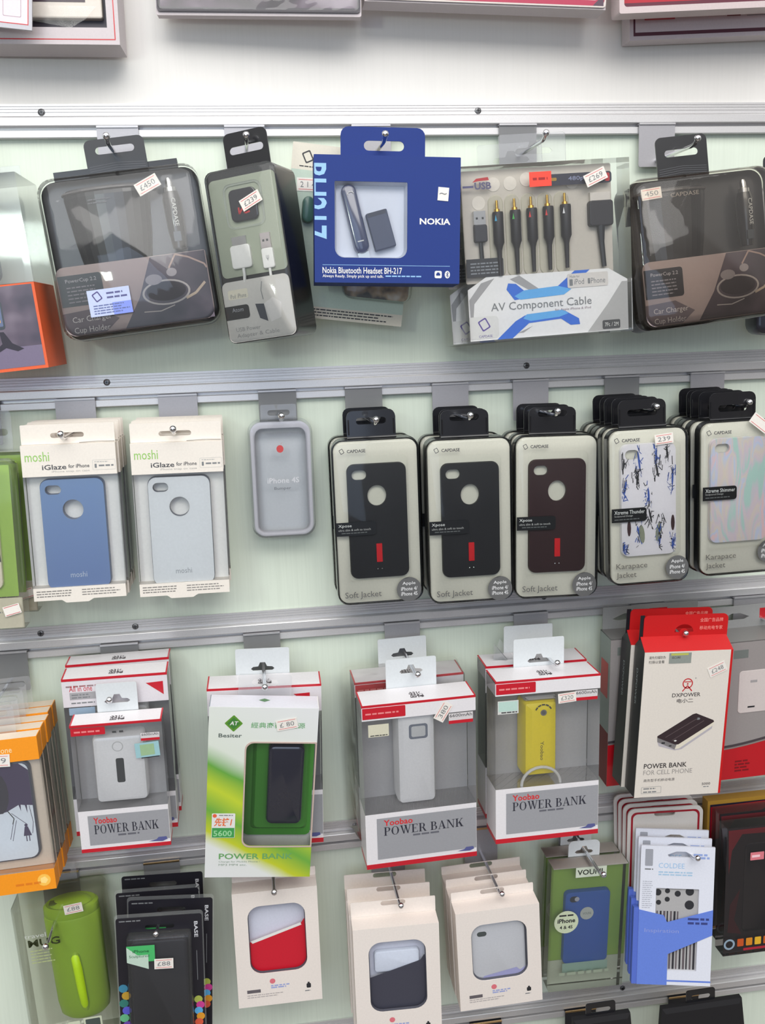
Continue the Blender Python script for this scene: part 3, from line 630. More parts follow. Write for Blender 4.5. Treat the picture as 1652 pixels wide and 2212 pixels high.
    t.part('red_sticker', [(sheet(rr(-17.5, 5, -23, -9), .3, .6), M(240, 70, 52, .5)), (bars(-14, 2, -14.5, 1, 2, 2.4, .7, 4), M(150, 30, 30))], label='bright red sticker')
    t.price(50.5, -17, 23, 12, 22, .3, '£269')
    hang_tab(t, -38, 32, 0, 33, -33.5, TABCLEAR, -22, 18, 13, 23, r=3, euro=True)
    return t
cb = cable_box()
b2 = copy_tree(cb.o); b2.location += Vector((-.009, .041, -.002)); b2.rotation_euler[1] -= .015
b2['label'] = 'wide clear cable box, the hindmost one whose left edge shows'

def dark_pack():
    t = Thing('dark_pack', (.585, -.075, -.075, -.25, 0, -.04, 80, 155), 'dark clamshell cut off by the right edge of the photo, top row', 'blister pack')
    t.part('shell', [soft(-40, 40, -155, 0, 12, -40, 0, 6)], M(40, 38, 46, .3, 0, .5), smooth=True)
    t.part('hang_tab', [sheet(rr(-22, 22, 0, 36, (5, 5, 0, 0)), -36, -35, [slot(-14, 14, 22, 29)])], BLACK)
dark_pack()
# ------------------------------------------------------------------ row 2
def case_outline(u0, u1, v0, v1, r=8): return rr(u0, u1, v0, v1, r, 5)
def phone_case(t, u0, u1, v0, v1, mat, d0, d1, cam=True, circle=True, rim=None, name='phone_case', label=None, r=8, extra=()):
    W = u1-u0; H = v1-v0; sx = W/61; sy = H/113
    holes = []
    if cam: holes.append(slot(u0+4.5*sx, u0+20*sx, v1-15*sy, v1-5.5*sy))
    if circle: holes.append(circ(u0+W/2-.5, v1-31*sy, 10*sx, 24, 10.3*sy))
    g = [(sheet(case_outline(u0, u1, v0, v1, r), d1-1.2, d1, holes), mat)]
    for hole in holes:
        g.append((loft([([(a, b) for a, b in hole], d1-1.25), ([(a, b) for a, b in hole], d0+.5)], False, False), rim or mat))
    g.append((loft([(rr(u0-.5, u1+.5, v0-.5, v1+.5, r, 5), d0), (rr(u0-.5, u1+.5, v0-.5, v1+.5, r, 5), d1-2.2), (case_outline(u0, u1, v0, v1, r), d1-.9)], False, False), rim or mat))
    return t.part(name, g+list(extra), label=label, smooth=True)
def snap_case_box(key, col, rim, label, group, logo):
    t = Thing('phone_case_box', POSE[key], label, 'box', group)
    w, h = 45, 159.5; CARD = M(226, 218, 208, .55)
    t.part('inner_card', [sheet(rr(-w+.4, w-.4, -h+1, -1), -14.2, -13.6)], M(238, 236, 232, .5))
    t.part('side_film', [box(-w, w, -h+13, -31, -14.4, -.3)], film(haze=.08))
    t.part('header_band', [box(-w, w, -31, 0, -14.6, 0)], CARD, label='white card header')
    t.part('foot_band', [box(-w, w, -h+3, -h+16, -14.6, 0), sheet([(-18, -h+3), (-14, -h), (8, -h), (13, -h+3)], -1, 0)], CARD, label='white card foot')
    hang_tab(t, -w, w-.5, .2, 19.5, -8, CARD, -17, 15, 6, 11, r=1, extra=[(stroke([(10, .6), (28, 1.2), (44, .8)], .8, -7.1), M(150, 144, 136))])
    GR = M(140, 190, 90, .5)
    t.part('lettering', [(text('moshi', -41.5, -16, -18.5, -6.5, .12), GR), (text('iGlaze', -26, -24.5, -3, -19.5, .12, 0, .015), M(70, 70, 74)), (text('for iPhone', -1, -23.5, 19, -19.8, .12, 0, .012), M(70, 70, 74)), (text('iPhone snap on case', -17, -28, 19, -25.5, .12), M(170, 168, 164)),
                         (sheet(rr(22, 44, -26.5, -16.5, 1), .1, None, [rr(22.3, 43.7, -26.2, -16.8, .8)]), M(190, 188, 184)), (sheet(rr(24, 26, -24.5, -20.5, .4), .12), GREYINK), (bars(28, 43, -21.5, 1, 2, 1.6, .12, 3), GREYINK), (bars(24, 38, -18, 1, 2, .9, .12, 4), M(180, 178, 174)),
                         (bars(-42, -2, -h+13, 3, 2.6, 1, .12, 5), M(120, 116, 112)), (bars(2, 42, -h+13, 3, 2.6, 1, .12, 6), M(130, 126, 122))])
    phone_case(t, -30.5, 30.5, -146, -35, col, -13.2, -3, rim=rim, extra=[(text('moshi', -8, -134.5, 8, -129, -2.9), logo)], label='snap-on phone case with camera slot and round hole')
    return t
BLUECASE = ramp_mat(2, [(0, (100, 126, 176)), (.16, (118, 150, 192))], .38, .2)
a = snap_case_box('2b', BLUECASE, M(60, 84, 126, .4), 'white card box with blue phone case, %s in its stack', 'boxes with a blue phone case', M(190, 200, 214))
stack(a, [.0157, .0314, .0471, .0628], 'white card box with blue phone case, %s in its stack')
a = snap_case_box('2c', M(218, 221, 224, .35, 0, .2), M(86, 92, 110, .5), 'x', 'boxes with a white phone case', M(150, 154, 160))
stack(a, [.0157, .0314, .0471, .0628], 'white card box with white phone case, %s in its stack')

def green_card_box():
    t = Thing('green_card_box', POSE['2a'], 'x', 'box', 'green card boxes at the left edge')
    w, h = 33, 168
    t.part('clear_box', [loft([(rr(-w, w, -h, 0, (9, 9, 1, 1)), -26), (rr(-w, w, -h, 0, (9, 9, 1, 1)), -2), (rr(-w+1.5, w-1.5, -h+1, -2, (8, 8, 1, 1)), 0)])], film(haze=.12, hazecol=(.8, .8, .7)), smooth=True)
    t.part('green_card', [sheet(rr(-w+1, w-5, -136, -5, 1), -8, -7.4), sheet(rr(-w+1, w-1, -136, -3, 1), -24, -23.4)], M(142, 178, 58, .5), label='lime green insert card')
    t.part('foot_card', [(sheet(rr(-w+1, w-1, -h+1, -136.5, 1), -4, -3.4), M(206, 198, 176, .5)), (bars(-20, 14, -150, 3, 4, 1.6, -3.3, 4), GREYINK)])
    t.part('phone_case', [(soft(-40+10, 15, -128, -30, 8, -7.2, -2.5, 1.5), M(226, 214, 196, .4)), (sheet([(6, -60), (15, -54), (12, -66), (15, -74), (8, -70)], -2.4), INK), (sheet([(7, -92), (14, -88), (15, -100), (9, -98)], -2.4), INK), (stroke([(-4, -40), (10, -50), (4, -60), (14, -84), (8, -110)], 1.2, -2.4), INK)], label='pale phone case with black drawings', smooth=True)
    t.part('price_sticker', [(turn(sheet(rr(14, 30, -153, -143), .2, .4), 14, 22, -148), PAPER), (turn(stroke([(15, -144), (29, -144)], .5, .5), 14, 22, -148), RED), (turn(stroke([(15, -152), (29, -152)], .5, .5), 14, 22, -148), RED)])
    t.part('hang_tab', [sheet(rr(-20, 16, 0, 40, (5, 5, 0, 0)), -25, -24.2, [slot(-26+10, 12, 14, 21)])], TABCLEAR)
    return t
g = green_card_box(); g.o.location.x -= .0; 
g.o['label'] = 'clear box with lime green card, front one at the left edge of the second row'
c = copy_tree(g.o); c.location += Vector((.004, .045, .004)); c['label'] = 'clear box with lime green card, half hidden behind its twin and the blue case stack'

def bumper_pack():
    t = Thing('bumper_pack', POSE['2d'], 'small clear grey bumper case pack hanging alone in the second row', 'blister pack')
    h = 128.8; GR = M(176, 176, 180, .3, 0, .4)
    t.part('back_card', [sheet(rr(-31, 31, -h+3, -3, 10), -18, -17)], M(206, 208, 210, .4))
    t.part('bumper', [loft([(rr(-32, 32, -h+2.5, -2.5, 12, 6), -15), (rr(-32, 32, -h+2.5, -2.5, 12, 6), -5)], False, False), sheet(rr(-32, 32, -h+2.5, -2.5, 12, 6), -5.5, -4.5, [rr(-27, 27, -h+8, -9, 8, 6)])], M(212, 208, 212, .3, 0, .4), smooth=True, label='pale grey bumper ring')
    t.part('shell', [loft([(rr(-34.5, 34.5, -h, 0, 14, 6), -20), (rr(-34.5, 34.5, -h, 0, 14, 6), -6), (rr(-33.5, 33.5, -h+1, -1, 13, 6), -3), (rr(-29, 29, -h+6, -6, 10, 6), -2), (rr(-27, 27, -h+8, -12, 7, 6), -4), (rr(-25, 25, -h+10, -14, 6, 6), 0)], cap1=True)], film(tint=(.96, .97, .98), haze=.14, hazecol=(.62, .64, .68)), smooth=True)
    t.part('lettering', [(sheet(circ(-1, -31, 3.8, 16, 4.1), .1), M(196, 70, 70)), (sheet([(0, -26), (2.4, -23.6), (.2, -25.4)], .1), M(196, 70, 70)), (text('iPhone 4S', -16, -68, 18, -62, .1, 0, .012), M(200, 200, 204)), (text('Bumper', -9, -76, 9, -72, .1, 0, .01), M(110, 112, 118))], label='red apple mark and pale lettering')
    t.part('hang_tab', [sheet(rr(-19.5, 19, -6, 15, (2, 2, 0, 0)), -21, -20.3, [slot(-12, 12, 3, 9)])], TABCLEAR)
bumper_pack()

JFILM = film(haze=0, ior=1.36)
GREIGE = M(206, 204, 190, .42)
def jacket_pack(key, w, h, label, group, kind):
    t = Thing('jacket_pack', POSE[key], label, 'blister pack', group)
    t.part('back_shell', [loft([(rr(-w, w, -h, 0, 12, 5), -17.4), (rr(-w, w, -h, 0, 12, 5), -9)])], M(28, 30, 32, .3, 0, .5), smooth=True, label='black back shell')
    t.part('card', [sheet(rr(-w+1.8, w-2.2, -h+1.8, -1.8, 10, 5), -8.9, -6)], GREIGE, label='grey beige backing card')
    t.part('front_shell', [loft([(rr(-w, w, -h, 0, 12, 5), -8.8), (rr(-w, w, -h, 0, 12, 5), -3.5), (rr(-w+1.4, w-1.4, -h+1.4, -1.4, 10.6, 5), -1), (rr(-w+4, w-4, -h+4, -4, 9, 5), 0)], cap0=False)], JFILM, smooth=True)
    t.part('window_ridge', [loft([(rr(-33.5, 33, -151 if kind == 'soft' else -136, -17 if kind == 'soft' else -14, 6, 4), .02), (rr(-32.3, 31.8, -150 if kind == 'soft' else -135, -18 if kind == 'soft' else -15, 5, 4), 1.2)], True, False), sheet(rr(-32.3, 31.8, -150 if kind == 'soft' else -135, -18 if kind == 'soft' else -15, 5, 4), 1.2)], film(haze=0, ior=1.25), smooth=True)
    g = [(text('CAPDASE', -30.5, -13, -11, -9.6, .14, 0, .02), M(60, 60, 66))] + capsule_logo(-36, -11.2, 4.2, .14, M(60, 60, 66))
    if kind == 'soft': g += [(text('Soft Jacket', -39, -170.5, 0, -162, .14), M(84, 84, 84))]
    else: g += [(text('Karapace', -38, -148.5, -4, -141, .14), M(84, 82, 78)), (text('Jacket', -38, -158, -16, -150.5, .14), M(84, 82, 78))]
    t.part('lettering', g)
    cu, cv, cr = (30, -163, 13.4) if kind == 'soft' else (29, -149, 12.6)
    if kind == 'shimmer': cu, cv = 33, -142
    t.part('round_label', [(sheet([p for p in circ(cu, cv, cr, 28)], .2), M(92, 92, 92, .4))] + [(text(s_, cu-cr*.66*(.8 if i == 0 else 1), cv+4.2-i*5.6, cu+cr*.66*(.8 if i == 0 else 1), cv+8.4-i*5.6, .3), M(226, 226, 226)) for i, s_ in enumerate(('Apple', 'iPhone 4/', 'iPhone 4S'))], label='grey round label')
    lv = -86 if kind == 'soft' else (-82 if kind == 'thunder' else -68)
    t.part('side_label', [(sheet(rr(-w+.6, -5 if kind != 'soft' else -3, lv-14.5, lv, (3, 0, 0, 3)), 1.35, 1.6), M(18, 20, 22, .35)),
                          (text({'soft': 'Xpose', 'thunder': 'Xtreme Thunder', 'shimmer': 'Xtreme Shimmer'}[kind], -43+(w < 45)*3, lv-6, -29 if kind == 'soft' else -7, lv-2, 1.7), M(190, 194, 192)),
                          (text('ultra slim & soft to touch' if kind == 'soft' else 'Sculptured Design', -43+(w < 45)*3, lv-9.3, -9 if kind == 'soft' else -20, lv-7, 1.7), M(150, 152, 150)), (bars(-40, -12, lv-11, 1, 2, 1, 1.7), M(80, 84, 84))], label='black side label')
    c_ = hole_at(key, 2); hang_tab(t, -28, 24, -5, 29, -16.4, BLACK, -18, 14, c_-3.6, c_+3.4, r=7)
    t.part('tab_rib', [tube([(-28, 1, -15), (24, 1, -15)], 1.2, 6), tube([(-26, 4, -15.2), (-26, 20, -15.2)], .7, 6), tube([(22, 4, -15.2), (22, 20, -15.2)], .7, 6)], BLACK, smooth=True)
    return t
BLK = M(20, 21, 26, .5); BURG = M(44, 18, 22, .5)
def soft_pack(key, col, label, group):
    t = jacket_pack(key, 46.2, 177, label, group, 'soft')
    phone_case(t, -31, 31, -148, -26, col, -5.8, -1.5, label='matt soft case')
    t.part('red_strap', [sheet(rr(-3.4, 2.8, -131, -111, .4), -1.4, -.6)], M(196, 20, 30, .45), label='small red fabric strap')
    t.part('rivet', [shift(ball((0, 0, 0), .9, 8), u, -138.5, -1.2) for u in (-2.5,)], SILVER); t.part('rivet', [shift(ball((0, 0, 0), .9, 8), 2, -138.5, -1.2)], SILVER)
    return t
a = soft_pack('2e', BLK, 'x', 'leftmost stack of black soft case packs'); stack(a, [.0192, .042], 'leftmost stack of black soft cases, red strap, pack %s', .003)
a = soft_pack('2f', BLK, 'x', 'middle stack of black soft case packs'); stack(a, [.021, .048], 'middle stack of black soft cases, red strap, pack %s', .003)
a = soft_pack('2g', BURG, 'x', 'stack of burgundy soft case packs'); stack(a, [.021, .047], 'stack of dark burgundy soft cases, red strap, pack %s', .003)
def hard_pack(key, kind, label, group):
    t = jacket_pack(key, 43.4, 165.5, label, group, kind)
    if kind == 'thunder':
        BI = M(54, 84, 160, .4); rn = random.Random(7); ex = []
        for (a, b, s, mat) in ((-12, -34, 26, BI), (-14, -52, 16, INK), (7, -30, 22, BI), (8, -44, 18, INK), (-27, -60, 20, BI), (24, -52, 24, BI), (20, -26, 16, INK), (-2, -70, 18, BI), (0, -92, 20, INK), (-12, -112, 26, BI), (10, -116, 24, BI), (12, -104, 14, INK), (-28, -124, 10, BI), (25, -124, 14, BI), (-28, -36, 14, INK)):
            for k in range(17):
                x_, y_ = a+rn.uniform(-3.6, 3.6), b+rn.uniform(-s*.62, s*.62)
                p = [(max(-30, min(28, x_+rn.uniform(-2.6, 2.6))), max(-132, min(-17, y_+rn.uniform(-6, 6)))) for _ in range(rn.choice((2, 3)))]
                ex.append((stroke(p, rn.uniform(.25, .9), -1.35+.01*k), mat if k % 3 else INK))
            ex.append((turn(sheet(circ(a+rn.uniform(-1, 1), b, 1.1, 10, s*.42), -1.4), rn.uniform(-14, 14), a, b), mat))
        for a, b in ((-23, -104), (25, -101)): ex.append((sheet(circ(a, b, 2.1, 12, 8.6), -1.3), M(60, 36, 40)))
        for a, b in ((-9, -111), (9, -110)): ex.append((turn(sheet(circ(a, b, 3, 12, 10), -1.3), 6 if a < 0 else -8, a, b), M(136, 140, 120)))
        phone_case(t, -31, 28.5, -134, -16, M(222, 218, 222, .35, 0, .3), -5.8, -1.5, circle=False, label='white phone case with blue sketch pattern', extra=ex)
        t.price(15, -12, 20, 11, 5, .3, '239')
    else:
        m = bpy.data.materials.new('iridescent'); m.use_nodes = True; nt = m.node_tree; p = nt.nodes['Principled BSDF']
        p.inputs['Roughness'].default_value = .22; p.inputs['Coat Weight'].default_value = .6
        tc = nt.nodes.new('ShaderNodeTexCoord'); mpn = nt.nodes.new('ShaderNodeMapping'); mpn.inputs['Scale'].default_value = (60, 60, 14)
        n = nt.nodes.new('ShaderNodeTexNoise'); n.inputs['Scale'].default_value = 1; n.inputs['Distortion'].default_value = 1.5
        r = nt.nodes.new('ShaderNodeValToRGB'); el = r.color_ramp.elements
        el[0].position = .36; el[0].color = (.46, .64, .58, 1); el[1].position = .64; el[1].color = (.78, .56, .56, 1)
        for t_, c_ in ((.43, (.66, .56, .62, 1)), (.50, (.70, .62, .54, 1)), (.57, (.54, .60, .76, 1))): x = el.new(t_); x.color = c_
        nt.links.new(tc.outputs['Object'], mpn.inputs['Vector']); nt.links.new(mpn.outputs[0], n.inputs['Vector']); nt.links.new(n.outputs['Fac'], r.inputs[0]); nt.links.new(r.outputs[0], p.inputs['Base Color'])
        phone_case(t, -33, 31, -129, -18, m, -5.8, -1.5, circle=False, label='iridescent phone case')
        t.price(21, -4, 24, 12, -38, .3, '')
    return t
a = hard_pack('2h', 'thunder', 'x', 'stack of patterned hard case packs'); stack(a, [.0195, .039, .0585, .078], 'stack of white and blue patterned hard cases, pack %s', .0025)
a = hard_pack('2i', 'shimmer', 'x', 'stack of iridescent hard case packs'); stack(a, [.0195, .039, .0585, .078], 'stack of iridescent hard cases at the right edge, pack %s', .0025)

# ------------------------------------------------------------------ row 3
def orange_box():
    t = Thing('orange_case_box', POSE['3a'], 'x', 'box', 'orange case boxes at the left edge')
    w, h, dp = 43, 165, -17.5; O = M(238, 146, 22, .5); CR = M(224, 206, 186, .55)
    t.part('header_band', [(sheet(rr(-w, w, -24, 0), -.8, 0), O), (box(w-.8, w, -24, 0, dp, -.8), O), (box(-w, -w+.8, -24, 0, dp, -.8), O), (box(-w+.8, w-.8, -.8, 0, dp, -.8), CR), (text('bone', 4, -14, 18, -8, .12), M(250, 220, 170))], label='orange card header')
    t.part('back_card', [sheet(rr(-w, w, -h, 0), dp-.6, dp)], CR)
    t.part('side_film', [box(-w+.2, w-.2, -143, -24, dp, -.4)], film(haze=.1))
    t.part('foot_band', [(box(-w, w, -h, -143, dp, 0), O), (bars(4, 30, -155, 1, 2, 2.4, .12, 3), M(220, 120, 20)), (sheet(circ(32, -154, 6.5, 14), .12), M(246, 190, 80)), (sheet(circ(32, -154, 4, 5), .16), M(250, 214, 130))], label='orange card foot')
    t.part('inner_tray', [sheet(rr(-w+1, w-1, -142.5, -24.5), -12, -11)], CR)
    PU = M(62, 44, 84, .4)
    t.part('phone_case', [(soft(-31, 31.5, -132, -26, 9, -10.9, -5, 1.6, 5), M(56, 58, 76, .35)), (sheet(rr(-29, 29.5, -130, -28, 8), -4.8), M(232, 238, 246, .35)), (sheet([(-29, -28), (21, -28), (29.5, -36), (29.5, -74), (24, -73), (23.5, -82), (22, -73), (18, -72), (17.6, -79), (16, -72), (10, -75), (4, -78), (-29, -84)], -4.7), PU),
                          (sheet(circ(-2, -58, 10, 14, 22), -4.65), M(38, 28, 48)), (stroke([(26, -74), (28, -92), (26, -104)], .5, -4.6), PU), (stroke([(8, -80), (22, -94)], .5, -4.6), PU), (stroke([(10, -86), (4, -108)], .5, -4.6), PU), (stroke([(12, -88), (6, -110)], .5, -4.6), PU), (stroke([(4, -76), (10, -86), (8, -92)], .9, -4.6), INK),
                          (sheet([(19, -96), (22, -96), (25, -106), (17, -106)], -4.6), PU), (stroke([(19.6, -106), (19.6, -112)], .9, -4.6), PU), (stroke([(22.4, -106), (22.4, -112)], .9, -4.6), PU), (sheet(circ(20.5, -94.5, 1.6, 10), -4.6), PU)], label='purple and pale blue drip-pattern case', smooth=True)
    t.price(4, -21, 22, 13, -4, .3, '109')
    hang_tab(t, -20, 20, -2, 30, dp-1.4, TABCLEAR, -14, 14, 18.5, 25, r=4)
    return t
a = orange_box(); stack(a, [.0205, .041, .0615, .082], 'orange and cream boxed case at the left edge, %s in its stack', .0015)

REDP = M(190, 22, 40, .4, 0, .3)
def power_bank_box(key, w2, h, dp, label, dev, group, band=True, mark=True, tabs=(-21, 20, 4, 31), low=.66, wavy=False, name='power_bank_box'):
    """clear box with white sleeve: top face with red edges, lower panel with grey lettering block"""
    t = Thing(name, POSE[key], label, 'box', group)
    w = w2/2; lo = -h*low
    WF = M(222, 218, 220, .4, 0, .3); GP = M(150, 150, 154, .45)
    t.part('clear_box', [box(-w, w, lo, -.9, -dp, -.1)], WRAP if wavy else film(tint=(.97, .97, .98), haze=.08, bump=.15), label='clear front and sides')
    t.part('back_card', [sheet(rr(-w+.5, w-.5, lo, -1), -dp+.6, -dp+1.2)], M(172, 170, 170, .5))
    g = [(box(-w, w, -.8, 0, -dp, 0), WF), (box(-w-.1, w+.1, -2.4, .15, -.4, .15), REDP), (box(-w-.15, -w+1.4, -.9, .15, -dp, 0), REDP), (box(w-1.4, w+.15, -.9, .15, -dp, 0), REDP)]
    if mark:
        V, F = text('羽博', -7, -dp*.62, 8, -dp*.22, 0, 0, .02)
        g.append((([(a, .25, b) for a, b, d in V], [tuple(f) for f in F]), M(60, 50, 54)))
    if band: g += [(sheet(rr(-w, w, -w2*.14, -2.4), -.5, .1), WF), (box(-w, -w+.5, -w2*.14, -2.4, -dp, -.5), WF), (box(w-.5, w, -w2*.14, -2.4, -dp, -.5), WF)]
    t.part('top_sleeve', g, label='white top sleeve with red edges')
    t.part('red_label', [(sheet(rr(-w+.8, -w+w2*.38, -w2*.125, -3, (1, 0, 0, 1)), .2, .4), REDP), (bars(-w+4, -w+w2*.34, -w2*.07, 1, 2, 1.8, .5, 3), M(226, 130, 130))])
    u = w-w2*.24
    t.part('capacity_label', [(sheet(rr(u, w-3, -w2*.22, -w2*.14-1), .15), M(205, 200, 200)), (text('6600mAh', u+1, -w2*.185, w-4, -w2*.15-.6, .2), INK), (sheet(rr(u, w-3, -w2*.245, -w2*.215), .2), REDP)])
    g = [(box(-w, w, -h, lo, -dp, 0), WF), (box(-w-.1, w+.1, -h-.1, -h+h*.028, -dp-.1, .2), REDP), (sheet(rr(-w+w2*.1, w-.4, -h*.945, lo-5.5), .25), GP)]
    a0 = lo-5.5; 
    g += [(text('Yoobao', -w+w2*.16, a0-9.5, -w+w2*.42, a0-2.5, .35, 0, .02), M(206, 40, 44)), (roman('POWER BANK', -w+w2*.16, a0-21, w-w2*.12, a0-11, .35), M(44, 44, 56)), (bars(-w+w2*.42, w-w2*.3, a0-23, 1, 2, 2, .35, 5), M(96, 96, 104)),
          (sheet([(w-22, -h*.955), (w-14, -h*.955+1.6), (w-12, -h*.955+4), (w-4, -h*.955+4), (w-3, -h*.955+1), (w-8, -h*.955-1), (w-14, -h*.955-.6)], .4), M(84, 88, 140))]
    t.part('lower_sleeve', g, label='white lower sleeve with grey lettering panel')
    c_ = max(hole_at(key, 3), 8)
    if tabs: hang_tab(t, tabs[0], tabs[1], tabs[2]-4, max(tabs[3], c_+9), -dp+.1-1.6, M(206, 210, 212, .4), (tabs[0]+tabs[1])/2-13, (tabs[0]+tabs[1])/2+13, c_-4, c_+4, r=2, euro=True)
    dev(t, w, lo)
    return t
WD = M(246, 244, 242, .25, 0, .4)
def dev_allinone(t, w, lo):
    t.part('power_bank', [(soft(-26, 25.5, -91, -18, 5, -26, -6, 4, 5), WD), (sheet(rr(-4, 4, -69, -42, 1.8), -5.8), M(36, 42, 50, .15, 0, .6)), (sheet(circ(-1, -29, 5.6, 20), -5.9, None, [circ(-1, -29, 4.6, 20)]), M(206, 204, 202)), (sheet(rr(-6, -2, -16.5, -14.5), -12), INK), (sheet(rr(1, 5, -16.5, -14.5), -12), INK)], label='white power bank with black screen', smooth=True)
    t.part('holo_label', [(turn(sheet(rr(17, 41, -40, -24), .3, .5), 3, 29, -32), M(150, 190, 196, .2, 0, .5)), (turn(sheet(rr(22, 36, -38, -26), .6), 3, 29, -32), M(150, 180, 140, .2)), (turn(stroke([(22, -40.5), (40, -40.5)], 1, .6), 3, 29, -32), INK)])
power_bank_box('3b', 90, 142, 27, 'small box with white power bank and black screen, in front of two larger boxes', dev_allinone, 'red and white power bank boxes', band=False, low=.67)
def dev_hidden(t, w, lo):
    t.part('upper_panel', [(sheet(rr(-w, w, -31, -2.6), .12, .5), M(214, 208, 212, .4)), (text('All in one', -46, -14, -23, -7.5, .6), REDP), (sheet(rr(-46, -20, -23, -15), .6), M(160, 158, 160)), (bars(-44, -22, -17, 2, 3, 1.4, .7, 2), GREYINK), (bars(-45, -20, -26, 1, 3, 1.4, .7, 3), GREYINK), (sheet([(31, -10), (48.5, -9), (48.5, -24)], .6), REDP), (sheet(rr(-48, -22, -40, -32), .6), M(150, 170, 190, .3))], label='white upper panel')
    t.part('power_bank', [(soft(-30, 30, -105, -38, 5, -24, -8, 4, 4), WD)], smooth=True)
power_bank_box('3b1', 106, 180, 29, 'larger red and white box just behind the white power bank with black screen', dev_hidden, 'red and white power bank boxes', band=False, low=.76, tabs=None)
power_bank_box('3b2', 108, 180, 28, 'hindmost of the three boxes at the white power bank with black screen', dev_hidden, 'red and white power bank boxes', band=False, low=.76, tabs=None)
def dev_slim(t, w, lo):
    t.part('power_bank', [(soft(-23, 19.5, -124, -18, 6, -34, -8, 7, 6), WD), (sheet(rr(-10, 10.5, -47, -30, 3), -7.8), M(120, 126, 140, .3)), (sheet(rr(-7.4, 8, -44.6, -32.4, 2), -7.7), M(216, 216, 214, .2)), (sheet(rr(-12, -4, -17, -15.5), -14), INK), (sheet(rr(4, 9, -17, -15.5), -14), INK)], label='white slim power bank', smooth=True)
    t.part('holo_label', [(sheet(rr(-55, -33, -36, -22), .2), M(206, 202, 180, .2, 0, .5)), (bars(-53, -34, -34, 1, 2, 1, .3), INK)])
a = power_bank_box('3d', 123, 191, 38, 'clear wrapped box with white slim power bank, price sticker on the corner', dev_slim, 'white slim power bank boxes', tabs=(-28, 28, 2, 33), wavy=False)
a.price(26, -15, 22, 12, 58, .5, '380')
b = power_bank_box('3d1', 123, 191, 38, 'box behind the white slim power bank, only its top and sides showing', dev_slim, 'white slim power bank boxes', tabs=(-28, 28, 2, 33))
b.part('plastic_wrap', [loft([(rr(-72, 63.2, -197, 4, (4, 8, 3, 4), 5), -39.6), (rr(-68, 63.2, -196, 3, (4, 8, 3, 4), 5), -30), (rr(-65, 63, -194, 1.2, (4, 4, 3, 3), 5), -8), (rr(-63.5, 62.8, -193, .9, 3, 5), .9)], cap0=False)], WRAP, smooth=True, label='loose crinkled plastic wrap')
YEL = M(246, 222, 4, .35, 0, .3)
def dev_yellow(t, w, lo):
    pr = [(-22, 15.5), (-120, 15.5)]
    g = soft(-24, 15, -118, -30, 5, -34, -9, 9, 6)
    t.part('power_bank', [(g, YEL), (soft(-23, 14, -30.5, -23, 3, -32, -11, 5, 4), M(176, 172, 166, .35)), (sheet(circ(-2, -43, 3.6, 18), -8.8), SILVER), (sheet(circ(-2, -43, 2.2, 14), -8.7), M(90, 90, 90)), (text('Yoobao', -5.5, -98, -1.5, -76, -8.8, -90, .01), M(120, 108, 20))]
           + [(turn(sheet(rr(-4, -.4, -34.6, -33), -8.8), q, -2, -43), M(60, 60, 40)) for q in (-56, -28, 0, 28, 56)], label='bright yellow power bank', smooth=True)
    t.part('holo_label', [(sheet(rr(-56, -33, -37, -22), .2), M(205, 205, 200, .2, 0, .5)), (sheet(rr(-55, -34, -34, -23), .3), M(180, 206, 196, .2)), (bars(-52, -34, -34.6, 1, 2, 1.2, .3), INK)])
    t.part('cable', [tube([(-6+22*math.cos(a), -124+20*math.sin(a), -5) for a in [math.pi*(i/12) for i in range(13)]], 1.7, 8)], WHITE, smooth=True, label='white looped cable')
a = power_bank_box('3e', 117, 187, 38, 'box with bright yellow power bank and looped white cable', dev_yellow, 'yellow power bank boxes', tabs=(-27, 31, 0, 32))
a.price(21, -24, 20, 11, 4, .5, '£320')
power_bank_box('3e1', 117, 184, 38, 'box right behind the yellow power bank, grey tab and torn film on top', dev_hidden, 'yellow power bank boxes', tabs=(-27, 31, 0, 32)).part('torn_film', [loft([([(-44, 0), (-30, 0), (-30, .6), (-44, .6)], -20), ([(-46, 22), (-30, 2), (-30, 2.6), (-46, 22.6)], -12)]), sheet([(-46, 1), (-20, 1), (-38, 26)], -16)], TABCLEAR)
power_bank_box('3c1', 122, 192, 34, 'red-edged grey box behind the green and yellow power bank box', dev_hidden, 'boxes at the green power bank', tabs=(-31, 28, 1, 30), mark=True)

